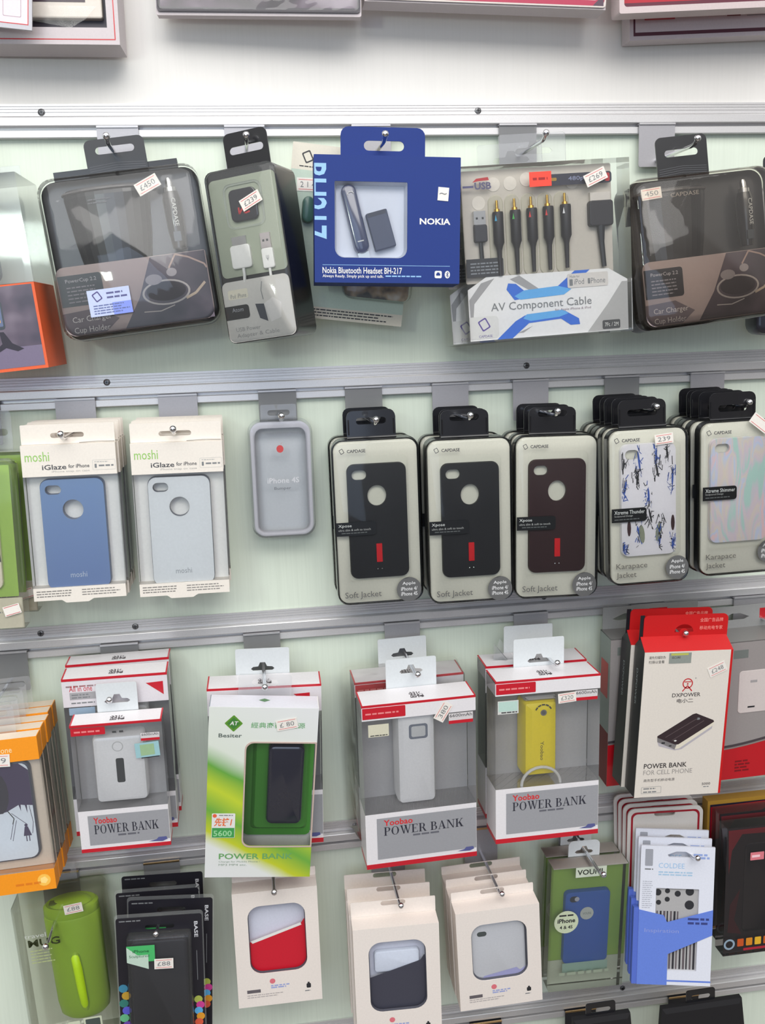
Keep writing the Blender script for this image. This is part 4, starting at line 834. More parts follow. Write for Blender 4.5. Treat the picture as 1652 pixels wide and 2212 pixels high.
def green_power_box():
    t = Thing('power_bank_box', POSE['3c'], 'tall white, green and yellow box with black power bank in a rounded window', 'box', 'boxes at the green power bank')
    w, h, dp = 56.5, 199, 30
    sw = ramp_mat(2, [(-.03, (222, 222, 224)), (.010, (220, 222, 218)), (.024, (190, 198, 40)), (.046, (104, 165, 62)), (.070, (188, 204, 50)), (.092, (98, 160, 62)), (.112, (214, 220, 208)), (.21, (222, 222, 224))], .35, .5, rot=-.52, wav=.006)
    win = rr(-17, w-1.6, -161, -40, (1, 8, 8, 1), 5)
    t.part('front_panel', [(sheet(rr(-w, w, -h, 0), -.8, 0, [win]), sw)], label='white panel with green and yellow sweeps')
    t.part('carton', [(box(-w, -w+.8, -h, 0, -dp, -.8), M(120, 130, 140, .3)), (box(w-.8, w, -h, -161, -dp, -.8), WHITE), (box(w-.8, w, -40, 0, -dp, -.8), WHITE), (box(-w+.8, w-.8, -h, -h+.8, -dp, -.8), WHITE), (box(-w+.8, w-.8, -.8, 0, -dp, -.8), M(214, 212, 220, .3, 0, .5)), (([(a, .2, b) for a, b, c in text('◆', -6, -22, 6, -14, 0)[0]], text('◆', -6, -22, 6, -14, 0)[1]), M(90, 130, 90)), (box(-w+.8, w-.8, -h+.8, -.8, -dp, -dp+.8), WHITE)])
    t.part('window_rim', [sheet(rr(-18.6, w-.1, -162.6, -38.4, (1, 9, 9, 1), 5), .05, .5, [rr(-17, w-1.6, -161, -40, (1, 8, 8, 1), 5)])], M(214, 190, 180, .2, .3), label='shiny rim of the window')
    t.part('tray', [sheet(rr(-18, w-1, -162, -39, 6), -24, -23), loft([(rr(-10, w-5, -154, -44, 5), -22.9), (rr(-6, w-8, -150, -47, 5), -18)])], M(64, 138, 44, .4), label='green inner tray')
    t.part('power_bank', [soft(6, 44.5, -138, -46, 7, -17.8, -4, 3.5, 6)], M(34, 36, 58, .18, 0, .7), smooth=True, label='glossy dark power bank')
    t.part('window', [sheet(win, -.5)], CLEAR)
    t.part('emblem', [(turn(sheet(rr(-37.5, -24, -24.5, -11, 1), .1), 45, -30.5, -18), M(88, 140, 40)), (turn(sheet(rr(-35.6, -25.8, -22.6, -12.9), .15), 45, -30.5, -18), M(60, 120, 50)), (text('AT', -35, -20, -26, -15.6, .2, 0, .02, .2), WHITE)], label='green diamond emblem')
    GT = M(96, 160, 100, .5)
    t.part('lettering', [(text('Besiter', -46, -34, -22, -29.5, .12, 0, .015), M(84, 96, 90)), (text('經典商務型電源', -13, -23, 43, -16.5, .12, 0, .005), GT), (text('POWER BANK', -42, -177, 37, -170, .12, 0, .02), M(104, 160, 96)), (text('Charge for Mobile Phone /', -42, -181.5, 2, -179, .12), M(130, 150, 130)), (text('MP3 MP4 etc.', -42, -185, -12, -182.6, .12), M(130, 150, 130))])
    t.part('capacity_label', [(sheet(rr(-50.5, -26, -151, -122, 1), .2, .4), WHITE), (sheet(rr(-50, -26.5, -150.5, -139), .5), M(60, 150, 76)), (text('5600', -48.5, -149, -29, -142, .6, 0, .02), M(150, 206, 150)), (text('先锋1', -48, -137, -29, -127, .6, 0, .02, .2), M(226, 106, 50)), (sheet(circ(-47.5, -124.6, 2.2, 12), .6), M(226, 96, 60)), (bars(-43, -28, -123.6, 1, 2, 1, .6), GREYINK)], label='small white and green label')
    t.price(24, -18, 22, 12, 12, .5, '£ 80')
    hang_tab(t, -28, 28, -2, 24, -dp-1, TABCLEAR, -14, 14, 11, 18, r=3)
green_power_box()

def red_black_box():
    t = Thing('red_black_box', POSE['3f'], 'x', 'box', 'red and black power bank boxes')
    w, h, dp = 51, 171, 27; RD = M(190, 4, 8, .6); BK = M(22, 24, 30, .4, 0, .2)
    t.part('front_panel', [(sheet(rr(-w, w-2.6, -h, 0), -.8, 0), M(216, 208, 198, .5)), (sheet(rr(w-2.6, w, -h, 0), -.8, 0), RD), (box(w-.8, w, -h, 0, -dp, -.8), RD)])
    t.part('carton', [box(-w, -w+.8, -h, 0, -dp, -.8), box(-w+.8, w-.8, -h, -h+.8, -dp, -.8), box(-w+.8, w-.8, -h+.8, 0, -dp, -dp+.8)], BK, label='black side')
    # sloping red shoulder and hang panel with an arched hole
    t.part('shoulder', [(([(-w, 0, 0), (w, 0, 0), (w-1, 12, -dp*.62), (-w+1, 12, -dp*.62), (-w, 0, -1), (w, 0, -1), (w-1, 11, -dp*.62), (-w+1, 11, -dp*.62)], [(0, 1, 2, 3), (7, 6, 5, 4), (0, 4, 5, 1), (1, 5, 6, 2), (2, 6, 7, 3), (3, 7, 4, 0)]), RD),
                        (([(-w, 0, -.8), (-w+1, 11, -dp*.62), (-w, 0, -dp)], [(0, 1, 2)]), BK), (([(w, 0, -.8), (w-1, 11, -dp*.62), (w, 0, -dp)], [(0, 2, 1)]), RD)])
    A = [(-11*math.cos(a), 16+9*math.sin(a)) for a in [math.pi*i/10 for i in range(11)]] + [(5*math.cos(a), 16+4*math.sin(a)) for a in [math.pi*i/8 for i in range(9)]]
    t.part('hang_panel', [(sheet(rr(-w+4, w, 11, 36, (6, 5, 0, 0), 5), -dp*.62-.8, -dp*.62, [A]), RD), (box(-w, -w+5, 8, 36, -dp*.62-1.4, -dp*.62-.9), BK), (text('全国广告品牌', 18, 27, 45, 31.5, -dp*.62+.1), M(240, 150, 140)), (text('移动充电专家', 18, 18, 45, 22.5, -dp*.62+.1), M(240, 150, 140))], label='red hang panel with an arched hole')
    t.part('lettering', [(text('DXPOWER', -16, -53, 17, -48.4, .12, 0, .01), M(70, 66, 66)), (text('电小二', -10, -60, 9, -55, .12, 0, .01), M(70, 66, 66)), (text('POWER BANK', -42.5, -136.5, 8, -130.5, .12, 0, .015), M(60, 56, 56)), (text('FOR CELL PHONE', -42.5, -144, 15, -138.5, .12), M(150, 144, 140)), (text('商务型手机移动电源', -41.5, -152.5, -5, -149, .12), M(70, 66, 66)),
                         (bars(-41, -22, -160, 1, 2, 1.4, .12, 2), GREYINK), (bars(-41, -24, -164, 1, 2, 1.4, .12, 3), GREYINK), (sheet(rr(-43.5, -20, -166.5, -158.5, 1), .1, None, [rr(-43.2, -20.3, -166.2, -158.8, .8)]), GREYINK), (text('5000', 28, -160, 38, -157, .12, 0, .01), M(80, 76, 76)), (bars(30, 37, -161.6, 1, 2, 1, .12, 3), GREYINK), (text('请先扫描防伪', -46, -8, -27, -4.5, .12), INK), (text('扫描以查看', -46, -13, -28, -9.5, .12), INK)]
           + [(sheet(circ(1, -37.5, 6, 22), .12, None, [circ(1, -37.5, 4.8, 22)]), RED), (stroke([(-4.6, -46.5), (1, -40)], 1.2, .12), RED), (stroke([(6.6, -46.5), (1, -40)], 1.2, .12), RED), (sheet(circ(1, -38, 1, 10), .12), RED), (stroke([(-3, -35.6), (5, -35.6)], 1, .12), RED), (text('+', 9, -32.6, 11, -30.6, .12), GREYINK)])
    P = [(-29, -99), (12, -73), (36, -83), (-6, -109)]
    t.part('picture', [(sheet([(-29, -104), (-27, -110), (-8, -116), (0, -115), (34, -92), (35, -86), (-6, -110)], .11), M(176, 170, 176)), (sheet([(-29.5, -99), (-29, -105), (-8, -115), (-6, -109)], .13), M(120, 116, 116)), (sheet([(-6, -109), (-8, -114.5), (-3, -114), (35.5, -88), (36, -83)], .13), M(216, 208, 190)), (sheet([(-29.5, -98), (-26, -96), (10, -74), (14, -73), (35, -82), (36, -84), (-4, -109), (-8, -109), (-29, -100)], .16), M(52, 40, 44, .3)), (stroke([(-20, -100), (16, -79)], .8, .2), M(84, 70, 72)), (stroke([(-12, -104), (24, -82)], .8, .2), M(84, 70, 72)), (sheet(rr(-24, -20, -107.5, -105.5), .2), INK), (sheet(rr(-15, -12, -111, -109.5), .2), INK), (sheet([(-10, -104.5), (-8, -103.5), (-6, -104.5), (-8, -105.5)], .2), WHITE), (sheet(circ(17, -79.5, 2.2, 10, 1.4), .2), GREYINK)], label='printed picture of a dark power bank')
    t.part('security_sticker', [(sheet(rr(-23, 2.5, -13.5, -1.6), .2, .4), M(140, 146, 140, .25, 0, .4)), (sheet(rr(-21, -1, -4.4, -2), .5), M(180, 180, 90)), (text('SECURE', -20, -8, -10, -5.6, .5), INK)])
    t.price(34, -22, 21, 12, 24, .3, '£248')
    t.part('side_lettering', [([(-w-.12, b, a) for a, b, c in text('DXPOWER', -18, -66, -14, -24, 0, -90)[0]], text('DXPOWER', -18, -66, -14, -24, 0, -90)[1])], M(150, 160, 160))
    return t
a = red_black_box()
a.o['label'] = 'black-sided power bank box with red hang panel, the front one of two'
c = copy_tree(a.o); c.location += Vector((-.0035, .0295, -.001)); c['label'] = 'black-sided power bank box with red hang panel, the one behind the front one'

def big_red_box(key, w2, h, dp, label):
    t = Thing('red_grey_box', POSE[key], label, 'box', 'red and grey power bank boxes'); w = w2/2
    RD = M(186, 16, 30, .4, 0, .3); GY = M(148, 142, 140, .4)
    cur = [(-w+i*(w2/10), -129+24*((i/10)**1.5)) for i in range(11)]
    t.part('front_panel', [(sheet([(-w, -h), (w, -h)]+[p for p in reversed(cur)], -.8, 0), RD), (sheet(cur+[(w, 0), (-w, 0)], -.8, 0), GY), (stroke(cur, 3.2, .15), M(70, 62, 66)), (stroke([(a, b-2.6) for a, b in cur], 2, .16), M(150, 140, 136, .3, .3))], label='grey panel with a red curved foot')
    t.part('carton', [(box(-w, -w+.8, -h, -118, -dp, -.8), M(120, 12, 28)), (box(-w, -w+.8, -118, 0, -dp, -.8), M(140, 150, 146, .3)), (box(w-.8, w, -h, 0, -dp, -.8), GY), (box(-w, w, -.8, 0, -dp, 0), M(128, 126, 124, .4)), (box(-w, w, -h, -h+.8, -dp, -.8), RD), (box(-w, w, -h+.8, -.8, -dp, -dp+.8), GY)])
    t.part('charger_picture', [(soft(-w+16, w-10, -88, -36, 4, .1, .6, .3), M(206, 196, 192, .35)), (bars(-w+28, -w+38, -80, 1, 2, 2, .7), INK), (bars(-w+30, -w+40, -48, 1, 2, 3, .7, 5), M(160, 156, 156)), (sheet(rr(-w+8, -w+26, -20, -10), .2), M(110, 116, 112))], label='pale square picture on the panel')
    t.part('foot_print', [bars(-w+16, -w+36, -148, 4, 4, 2, .2, 6)], M(120, 14, 24))
    t.part('side_strip', [([(-w-.15, b, a) for a, b in ((-dp+6, -76), (-6, -76), (-6, -32), (-dp+6, -32))], [(0, 1, 2, 3)])], RED)
    t.part('hang_panel', [(sheet(rr(-w+2, w-2, 0, 27, 1), -dp+.2, -dp+1, [[(-w+20, 10), (-w+44, 10), (-w+50, 13), (-w+38, 18), (-w+28, 18), (-w+14, 12)]]), M(150, 150, 148, .4)), (sheet(rr(w-62, w-40, 10, 22), -dp+1.1), RED)])
big_red_box('3g', 125, 171, 44, 'red and grey box hanging behind the hook at the right edge, third row')
big_red_box('3g1', 121, 186, 34, 'red and grey box almost hidden behind the black-sided red boxes')

# ------------------------------------------------------------------ row 4
def mug_pack():
    t = Thing('mug_pack', POSE['4a'], 'clear box with a lime green travel mug, bottom left', 'box')
    w, h, dp = 49, 184, 44; LG = M(158, 196, 22, .5)
    t.part('clear_box', [loft([(rr(-w, w, -h, 0, 8, 4), -dp), (rr(-w, w, -h, 0, 8, 4), -8), (rr(-w+5, w-5, -h+4, -4, 8, 4), 0)])], film(tint=(.9, .9, .86), haze=.1, hazecol=(.6, .6, .52), bump=.2), smooth=True)
    t.part('mug', [(lathe(12, -22, [(-15, 22), (-13.5, 27), (-16, 30), (-24, 30.4), (-26, 29.4), (-28, 30.8), (-132, 29), (-146, 27), (-151, 22)], 32, .66), LG), (lathe(12, -22, [(-9, 15), (-12, 20), (-15, 23)], 24, .66), LG), (box(-10, 10, -12, -10.4, -22, -14), M(90, 110, 20))], smooth=True, label='lime green travel mug')
    t.part('mug_handle', [tube([(13, -66, -7), (13, -71, -2), (14, -84, -1.2), (15, -110, -1.2), (16, -128, -2), (16, -138, -6)], [4, 5, 5.2, 5, 4.6, 3.6], 10)], M(168, 204, 26, .5), smooth=True)
    t.part('lettering', [(text('MUG', -34, -50, 0, -41, .15, 0, .02), M(44, 50, 20)), (text('travel', -37, -39, -14, -34, .15), M(200, 204, 196)), (bars(-33, -8, -54, 5, 3.6, 1.2, .15, 3), M(176, 186, 130))])
    t.price(19, -11, 20, 11, 4, .3, '£88')
    t.part('foot_badge', [(sheet(rr(-5, 8, -158, -148, 1), .1), M(200, 206, 180)), (sheet(rr(12, 32, -160, -146, 1), .1), M(200, 206, 180)), (sheet(rr(14, 30, -158, -148, 1), .2), M(70, 80, 76))])
    t.part('hang_tab', [sheet(rr(-22, 18, -4, 22, (5, 5, 0, 0)), -dp-.8, -dp, [slot(-14, 12, 8, 14)])], TABCLEAR)
mug_pack()
def black_card_pack():
    t = Thing('black_card_pack', POSE['4b'], 'x', 'blister pack', 'black card packs in the bottom row')
    w, h = 45.5, 182; CB = M(28, 26, 34, .45)
    t.part('clear_border', [sheet(rr(-w-1.5, w+1.5, -h, 4, 4), -1, -.5, [rr(-w+.5, w-.5, -h+2, 0, 3)])], CLEARH)
    t.part('card', [(sheet(rr(-w, w, -h, 0, 3), -.4, 0, [slot(-15, 16, -15, -9.5)]), CB), (bars(-42, -18, -3, 1, 2, 1.4, .1), GREYINK), (text('BASE', 37, -28, 41, -9, .1, -90, .02), M(200, 200, 204)), (stroke([(39, -44), (39, -80)], .6, .1), GREYINK)])
    t.part('blister', [soft(-34, 34, -h+14, -17, 3, .2, 13, 3)], film(haze=.04), smooth=True)
    t.part('phone_case', [soft(-30, 30, -h+22, -24, 6, .3, 8, 2)], M(26, 24, 32, .5), smooth=True, label='black phone case')
    t.part('green_label', [(sheet(rr(-33.5, -4, -44, -25), 13.1, 13.3), M(70, 176, 100)), (sheet([(-33.5, -26), (-22, -36), (-11, -36), (-11, -53), (-33.5, -44)], 13.4), M(186, 206, 190)), (text('iPhone', -27, -33, -10, -29.5, 13.5), M(30, 80, 50)), (text('Sculptured', -31, -39.5, -10, -35.5, 13.5), M(60, 110, 80))], label='green and pale corner label')
    t.price(5, -48, 20, 12, -1, 13.2, '£88')
    cols = [(60, 130, 160), (190, 150, 50), (50, 120, 110), (90, 90, 200), (100, 180, 130), (110, 70, 170)]
    t.part('colour_dots', [(sheet(circ(-41+(i % 2)*3, -84-i*9, 5, 12), .1+i*.02), M(*c)) for i, c in enumerate(cols)] + [(sheet(circ(41+(i % 2)*2-2, -104-i*7, 4.6, 12), .1+i*.02), M(*c)) for i, c in enumerate([(170, 180, 80), (200, 60, 140), (90, 170, 220), (220, 150, 40), (220, 90, 60)])], label='printed coloured bubbles')
    t.part('gold_badge', [sheet(rr(4, 22, -142, -132, 4), 8.1, 8.5)], M(176, 120, 60, .4))
    return t
a = black_card_pack()
a.o['label'] = 'black card pack with green corner label, frontmost of its stack'
for (dx, dy, dz, rl, lb) in ((.006, .0225, .005, .05, 'second'), (-.003, .045, .003, -.02, 'third'), (0, .068, .009, -.01, 'hindmost')):
    c = copy_tree(a.o); c.location += Vector((dx, dy, dz)); c.rotation_euler[1] += rl*.6; c['label'] = 'black card pack in the bottom row, %s of its stack' % lb

def sleeve_box(key, w2, h, dp, label, group, kind, tabw=None):
    t = Thing('window_box', POSE[key], label, 'box', group); w = w2/2
    CW = M(226, 216, 208, .55); win = rr(-31.5, 32.5, -h*.715, -17.5, 14, 6)
    t.part('front_panel', [sheet(rr(-w, w, -h, 0), -.8, 0, [win])], CW, label='white card front with rounded window')
    t.part('carton', [box(-w, -w+.8, -h, 0, -dp, -.8), box(w-.8, w, -h, 0, -dp, -.8), box(-w+.8, w-.8, -.8, 0, -dp, -.8), box(-w+.8, w-.8, -h, -h+.8, -dp, -.8), box(-w+.8, w-.8, -h+.8, -.8, -dp, -dp+.8)], CW)
    a, b = -h*.715, -17.5
    t.part('inner_tray', [sheet(rr(-w+1, w-1, a-8, b+8), -14, -13)], M(206, 208, 222, .45))
    if kind == 'red':
        t.part('sleeve', [(sheet([(-36, -66), (-28, -64), (27, -48), (31, -42), (35, -42), (35, a-6), (-36, a-6)], -7, -6.2), M(196, 24, 44, .45)), (sheet([(-30, -63), (27, -46), (28, -49), (-28, -66)], -6), WHITE)], label='red card sleeve')
    elif kind == 'black':
        t.part('sleeve', [(sheet([(-36, -66), (-28, -64), (27, -48), (31, -42), (35, -42), (35, a-6), (-36, a-6)], -7, -6.2), M(62, 62, 74, .45))], label='black card sleeve')
        t.part('case', [soft(-25, 26, -60, -34, 4, -12, -7.4, 2)], M(200, 206, 220, .3), smooth=True)
    else:
        t.part('case', [(soft(-33, 32, -118, -20, 12, -12, -4, 3, 6), M(200, 202, 208, .25, .3)), (sheet(slot(-24, -13, -35, -29), -3.9), M(70, 76, 76)), (sheet([(-18, a+3), (20, a+9), (24, a+5), (32, a+10), (30, a-4), (-24, a-4)], -3.8), M(150, 150, 190, .4))], label='silver phone case', smooth=True)
    t.part('window_edge', [loft([(win, -.9), (rr(-30.5, 31.5, a+1, b-1, 13, 6), -3.5)], False, False)], M(70, 70, 80, .4))
    t.part('lettering', [(text('WOXY', -37, -h*.88, -17, -h*.855, .12, 0, .03) if 0 else bars(-37, -17, -h*.85, 1, 2, 4, .12, 2), M(96, 90, 94)), (bars(-37, 6, -h*.895, 2, 2.6, 1, .12, 3), M(170, 162, 160)), (sheet(circ(-8, -h*.79, 3.2, 14), .12), M(214, 110, 120)), (bars(-10, 12, -h*.825, 2, 2.4, 1.6, .12, 4), M(150, 160, 206)), (sheet(rr(30, 35, -h*.885, -h*.845, 1.2), .12), INK), (sheet(rr(31.4, 33.6, -h*.845, -h*.833, .4), .12), INK), (bars(28, 36, -h*.905, 1, 2, 1.2, .12, 6), GREYINK)])
    c_ = hole_at(key, 4, 31 if kind == 'red' else 0); zz, ht = c_-4, c_+2.4
    t.part('hang_panel', [sheet(rr(-w, w, 0, ht, 1), -dp-.9, -dp-.1, [slot(-14, 14, zz, ht-.7)])], CW)
    return t
sleeve_box('4c', 94.6, 140, 24, 'white window box with red sleeve, below the green and yellow box', 'white window boxes', 'red')
a = sleeve_box('4d', 96, 145, 24, 'x', 'white window boxes', 'black')
stack(a, [.028, .056], 'white window box with black sleeve, %s in its stack', .002)
a = sleeve_box('4e', 96, 124.5, 24, 'x', 'white window boxes', 'silver')
stack(a, [.028, .056], 'white window box with silver case, %s in its stack', .002)

def blue_case_box():
    t = Thing('green_blue_box', POSE['4f'], 'x', 'box', 'green boxes with a blue case')
    w, h, dp = 46.5, 166, 22
    t.part('clear_box', [box(-w, w, -h, 0, -dp, 0)], film(haze=.1, hazecol=(.7, .72, .66)))
    t.part('green_card', [(sheet(rr(-w+2, w-2, -132, -4), -13, -12.2), M(140, 176, 70, .5)), (sheet(rr(-w+2, w-2, -h+1, -132.4), -13, -12.2), M(196, 202, 176, .5))])
    t.part('top_card', [box(-w+.5, w-.5, -1.4, -.8, -dp+.5, -.5)], M(200, 192, 186, .5))
    t.part('phone_case', [(soft(-28.5, 28, -134, -37, 6, -12, -5, 2, 5), M(34, 92, 178, .4)), (sheet(slot(-23, -12, -50, -42), -4.9), M(30, 40, 60)), (sheet(circ(-14, -46, 3, 12), -4.8), M(190, 190, 200)), (sheet(rr(-29, 28, -145, -132), -4.6), M(166, 196, 176, .4))], smooth=True, label='blue phone case')
    t.part('round_sticker', [(sheet(circ(-28, -72, 15, 26), .2), M(196, 206, 176, .4)), (text('iPhone', -39, -73, -17, -67, .3, 0, .03), INK), (text('4 & 4S', -36, -81, -20, -76.5, .3, 0, .02), INK), (bars(-37, -19, -62, 1, 2, 2, .3), INK), (sheet(circ(-1, -66, 8.4, 20), -4.6), M(206, 210, 196, .4)), (text('VOUNI', -6, -67.5, 4, -64.5, -4.5), M(120, 130, 120))], label='pale round stickers')
    t.part('lettering', [(sheet(rr(-19, 19, -14, -1), .12), M(206, 214, 196, .4)), (text('VOUNI', -17, -11, 14, -4, .2, 0, .02), M(44, 50, 40)), (bars(-34, 32, -141, 1, 2, 4, .15, 4), M(150, 160, 140))])
    hang_tab(t, -21, 18, -2, 20, -dp-.9, M(210, 214, 216, .4), -13, 10, hole_at('4f', 4, 10)-4, hole_at('4f', 4, 10)+4, r=6, euro=True)
    return t
a = blue_case_box(); a.o['label'] = 'clear box with green card and blue phone case, the front one'
c = copy_tree(a.o); c.location += Vector((.0, .029, -.001)); c['label'] = 'clear box with green card, behind the blue phone case box'

def sleeve_pack():
    t = Thing('blue_sleeve_pack', POSE['4g'], 'x', 'box', 'blue and white sleeve packs')
    w, h = 43, 165; BW = M(214, 216, 226, .5); BB = M(96, 124, 206, .5)
    t.part('card', [(sheet(rr(-w, w, -h, 0), -3, 0, [[(-10, -13), (14, -13), (17, -10), (9, -6), (-2, -6), (-12, -10)], rr(-24, 26, -148, -50, 1)]), BW), (box(-w-6, -w, -h, -74, -8, -.2), M(80, 104, 190, .5))])
    t.part('blue_band', [sheet([(-w, -76), (-14, -82), (-10, -90), (w, -74), (w, -104), (-8, -128), (-8, -h), (-w, -h)], .1, .5)], BB, label='light blue crossing band')
    g = [(sheet(rr(-24, 26, -148, -50), -2.6), M(168, 166, 166, .3))]
    for u, v, r in ((-21, -56, 4), (-10, -54, 3), (2, -57, 3.6), (16, -54, 5), (-10, -64, 3), (16, -70, 5.5), (-20, -68, 3)): g.append((sheet(circ(u, v, r, 14), -2.5), INK))
    for i in range(12): g.append((sheet(rr(-22+i*4, -20.4+i*4+(i % 3)*.4, -147, -78 if i < 7 else -92), -2.5), M(40, 38, 44) if i % 2 else M(90, 80, 84)))
    t.part('skin', g, label='striped and dotted phone skin')
    t.part('lettering', [(text('COLDEE', -22, -26, 8, -20, .12), M(150, 186, 220)), (bars(-22, 20, -30, 2, 3, 1.6, .12, 3), M(160, 190, 214)), (sheet(rr(-38, -29, -24, -4, 1), .12), M(150, 152, 160)), (bars(-38, -28, -27, 1, 2, 1.6, .12), GREYINK), (bars(18, 38, -8, 2, 3.6, 2.4, .12, 6), M(140, 160, 210)), (bars(-40, -28, -42, 14, 2.4, .9, .12, 7), M(170, 172, 182)), (bars(14, 40, -84, 1, 2, 2.6, .6, 8), M(50, 60, 120)), (bars(14, 40, -89, 1, 2, 2.6, .6, 9), M(50, 60, 120)), (text('Inspiration', -36, -104, 4, -98, .6), M(140, 150, 206)), (stroke([(-8, -160), (43, -160)], 2, .12), BB)])
    return t
a = sleeve_pack(); a.o['label'] = 'blue and white sleeve pack with striped skin, front one'
for i in range(2):
    c = copy_tree(a.o); c.location += Vector((.001+.001*i, .0105*(i+1), .005*(i+1))); c['label'] = 'blue and white sleeve pack, %s one, behind the front pack' % ('middle', 'hindmost')[i]
for i in range(4):
    p = list(POSE['4g']); p[0] = .471-.0025*i; p[1] = -.050+.009*i; p[2] = -.787+.0025*i; p[3] = -.06; p[4] = 0; p[5] = .01-.012*i; p[6] = 93; p[7] = 172
    t = Thing('bordered_card', p, 'white rounded card with a red border line, %s behind the blue and white packs' % ('first', 'second', 'third', 'fourth')[i], 'card', 'red bordered cards')
    CC = M(216, 210, 204, .5)
    hole = slot(-14, 12, -11, -4)
    t.part('card', [(sheet(rr(-46.5, 46.5, -172, 0, 9, 5), -2, 0, [hole]), CC), (sheet(rr(-42.5, 42.5, -168, -4.5, 7, 5), .1, None, [rr(-40, 40, -165.5, -7, 6, 5)]), M(160, 24, 40, .45))])

def dark_red_pack(i):
    p = list(POSE['4h']); p[0] += .004*i; p[1] += .026*i; p[2] += .004*i
    t = Thing('dark_red_pack', p, ['dark pack with a small pinkish label, front one at the right edge, bottom row', 'dark red pack, middle one of three at the right edge', 'gold-edged red pack, hindmost of three at the right edge'][i], 'box', 'dark red packs at the right edge')
    w, h = 49.5, 165; bk = M(30, 20, 28, .4, 0, .3)
    if i == 2:
        w = 56; h = 172
        t.part('card', [(box(-w, w, -h, 0, -14, 0), M(190, 146, 60, .35, .3)), (sheet(rr(-w+3, w-3, -h+3, -5), .1), M(30, 26, 48)), (sheet([(-w+4, -8), (w-20, -6), (-w+30, -40), (-w+16, -50), (-w+4, -52)], .2), M(178, 18, 36, .4))])
    else:
        t.part('clear_box', [box(-w, w, -h, 0, -20, 0)], film(tint=(.8, .74, .76), haze=.03))
        t.part('card', [(sheet(rr(-w+1.5, w-1.5, -h+1.5, -1.5), -4, -3), bk), (sheet([(-w+3, -4), (w-6, -4), (w-10, -12), (-w+20, -10), (-w+8, -30), (-w+5, -60)], -2.8), M(140, 20, 36)), (sheet([(-w+8, -100), (-w+20, -80), (-w+14, -120), (-w+24, -140), (-w+6, -136)], -2.8), M(80, 22, 30)), (sheet([(-20, -42), (-12, -44), (-14, -64)], -2.8), M(26, 46, 110)), (sheet([(6, -44), (16, -42), (2, -62)], -2.8), M(26, 46, 110))])
        t.part('phone_case', [soft(-26, 40, -138, -22, 7, -12, -2, 2)], M(20, 16, 26, .25, 0, .5), smooth=True)
        t.part('small_label', [(sheet(rr(-20, -3, -43, -33, .6), .2), M(214, 120, 130, .4)), (bars(-18, -5, -36.5, 1, 2, 3, .3, 2), M(240, 200, 206))], label='small pink-red label')
        t.part('foot_print', [(sheet(circ(-42, -150, 7, 18), .15, None, [circ(-42, -150, 4.6, 18)]), M(140, 160, 176))] + [(sheet(rr(-32+j*11, -24+j*11, -154, -144, 1), .15), M(*c)) for j, c in enumerate([(190, 80, 30), (206, 130, 30), (220, 170, 40), (190, 90, 30), (206, 140, 40)])] + [(sheet(rr(-24, 40, -160, -157), .15), M(170, 30, 50))])
for i in range(3): dark_red_pack(i)

for k, lb in (('5a', 'black pouch pack at the very bottom, below the green and blue boxes'), ('5b', 'black pouch pack at the very bottom right corner')):
    p = list(POSE[k]); p[3] = -.02; p[4] = 0; p[5] = -.03
    t = Thing('black_pouch', p, lb, 'pouch', 'black pouches on the lowest rail'); w = p[6]/2; h = p[7]
    t.part('pouch', [loft([([(-w*1.25, -h), (w*1.3, -h), (w, 0), (-w, 0)], -9), ([(-w*1.25, -h), (w*1.3, -h), (w, 0), (-w, 0)], -2), ([(-w*1.15, -h+5), (w*1.2, -h+5), (w-4, -6), (-w+4, -6)], 0)])], M(16, 14, 18, .7))
    t.part('hang_tab', [sheet(rr(-18, 18, 0, 16, 3), -7, -6, [slot(-12, 12, 3, 9)])], BLACK)

# ------------------------------------------------------------------ the boxes above the first rail
def top_box(key, label, fn, extra_h=60, cat='box', name='display_box'):
    p = list(POSE[key]); p[2] += .0
    t = Thing(name, p, label, cat, 'boxes hanging above the first rail'); fn(t, p[6]/2, p[7]); return t
TG = M(196, 186, 188, .45); TR_ = M(196, 60, 76, .45)
def b0b(t, w, h):
    t.part('tray', [sheet(rr(-w, w, -h, 0), -1, 0, [rr(-w+20, w-11, -h+15, -10)]), box(-w, -w+1, -h, 0, -44, -1), box(w-1, w, -h, 0, -44, -1), box(-w+1, w-1, -h, -h+1, -44, -1), box(-w+1, w-1, -h+1, -1, -44, -43), box(-w+1, w-1, -1, 0, -44, -1)], TG, label='grey outer tray')
    t.part('border_line', [sheet(rr(-w+4, w-3.6, -h+4, -4), .1, None, [rr(-w+5, w-4.6, -h+5, -5)])], RED)
    t.part('recess', [sheet(rr(-w+18, w-9, -h+13, -8), -12, -11)], M(50, 42, 56, .4))
    t.part('inner_box', [(soft(-w+22, w-15, -h+24, -12, 2, -10.8, -3, 1.5), M(216, 206, 196, .5)), (sheet(rr(-w+24, w-30, -h+38, -14), -2.6), M(70, 56, 66, .3))])
    t.part('plastic_wrap', [([(-w+50, -h+34, -1), (w-20, -h+34, -1), (w-30, -h+22, 1), (w-44, -h+14, 2), (-w+60, -h+24, 1)], [(0, 1, 2), (0, 2, 3), (0, 3, 4)])], WRAP)
top_box('0b', 'large grey tray box with a thin red line, top left corner', b0b)
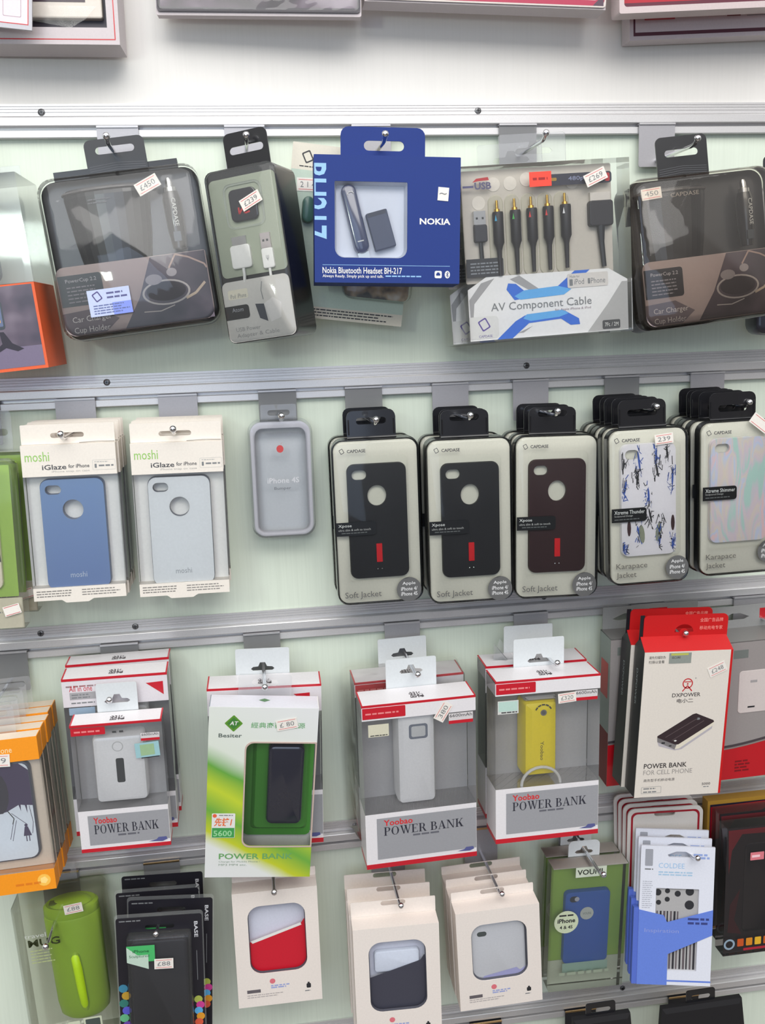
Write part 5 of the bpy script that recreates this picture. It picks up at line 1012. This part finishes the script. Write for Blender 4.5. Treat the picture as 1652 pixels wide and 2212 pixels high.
def b0a(t, w, h):
    t.part('card', [(sheet(rr(-w, w, -h, 0), -3, 0), M(186, 184, 190, .5)), (sheet(rr(-w+3, w-3, -h+4.6, -3), .08), M(226, 208, 214, .5)), (sheet(rr(-w+3, w-3, -h+4, -3), .1, None, [rr(-w+3.8, w-3.8, -h+4.8, -3.8)]), RED), (sheet(rr(5, 16, -h+10, -2, 1), .15, None, [rr(5.5, 15.5, -h+10.5, -2.5, 1)]), M(170, 150, 160)), (sheet(rr(20, 36, -h+10, -2, 1), .15, None, [rr(20.5, 35.5, -h+10.5, -2.5, 1)]), M(170, 150, 160))])
top_box('0a', 'small white leaflet with a red border line hanging at the top left', b0a, cat='leaflet', name='leaflet')
def b0c(t, w, h):
    t.part('tray', [box(-w, w, -h, 0, -22, -6), sheet(rr(-w, w, -h-2, 0, 2), -6, -5)], TG)
    t.part('picture_card', [sheet(rr(-w+3, w-3, -h+3, -3, 2), -4.9, -4)], photo_mat((40, 30, 42), (84, 66, 84), (150, 136, 150), 20), label='dark printed card')
    t.part('film', [loft([(rr(-w+1.5, w-1.5, -h+1.5, -1.5, 4), -4.8), (rr(-w+2.5, w-2.5, -h+2.5, -2.5, 4), 0)], False, True)], film(haze=.04, bump=.7), smooth=True)
    t.part('frame', [sheet(rr(-w+1, w-1, -h+1, -1, 3), -4, -3, [rr(-w+4, w-4, -h+5, -4, 3)])], M(52, 46, 58, .3))
top_box('0c', 'film-covered dark pack on a pale tray, top centre left', b0c)
def b0d(t, w, h):
    t.part('tray', [box(-w, w, -h, 0, -29, -2)], TG)
    t.part('front_panel', [(sheet(rr(-w+.5, w-.5, -h+1.5, -1, 3), -1.9, 0), M(206, 196, 190, .45)), (sheet(rr(-w+2, w-2, -h+3, -3, 6), .1, None, [rr(-w+6, w-6, -h+8, -7, 6)]), M(170, 30, 70, .4)), (sheet([(w-14, -h+3), (w-3, -h+3), (w-3, -h+14)], .2), M(80, 60, 76))], label='panel with a crimson rim')
top_box('0d', 'wide box with a crimson rounded rim, top centre right', b0d)
def b0e(t, w, h):
    t.part('frame', [sheet(rr(-w, w, -h, 0, 2), -24, 0, [rr(-w+5, w-5, -h+6, -5, 3)])], M(200, 184, 184, .4), label='pale rim')
    t.part('inner_panel', [(sheet(rr(-w+5, w-5, -h+6, -5), -12, -11), M(170, 24, 44, .4)), (sheet(rr(-w+5, w-5, -h+6, -h+12), -10.9), M(90, 30, 50))], label='red inner panel')
top_box('0e', 'red-faced box with a pale rim at the top right, in front of another box', b0e)
def b0f(t, w, h):
    t.part('tray', [box(-w, w, -h, 0, -24, -.6)], TG)
    t.part('front_panel', [(sheet(rr(-w, w, -h, 0), -.5, 0), M(206, 196, 200, .5)), (sheet(rr(-w+4, w-4, -h+4, -4), .1, None, [rr(-w+6, w-6, -h+7.5, -6)]), M(84, 40, 56)), (sheet(rr(-w+16, -w+49, -h+19, -h+60), .2), M(190, 90, 100)), (sheet(rr(-w+18, -w+46, -h+21.5, -h+58), .3), photo_mat((60, 56, 96), (96, 86, 120), (140, 120, 140), 80)), (sheet(rr(-w+106, -w+121, -h+20, -h+60), .2), M(120, 50, 60)), (stroke([(-w+128, -h+20), (w-20, -h+20)], .6, .2), GREYINK)], label='white panel with a dark line and two small pictures')
top_box('0f', 'lower white box with dark border line and two small pictures, top right', b0f)
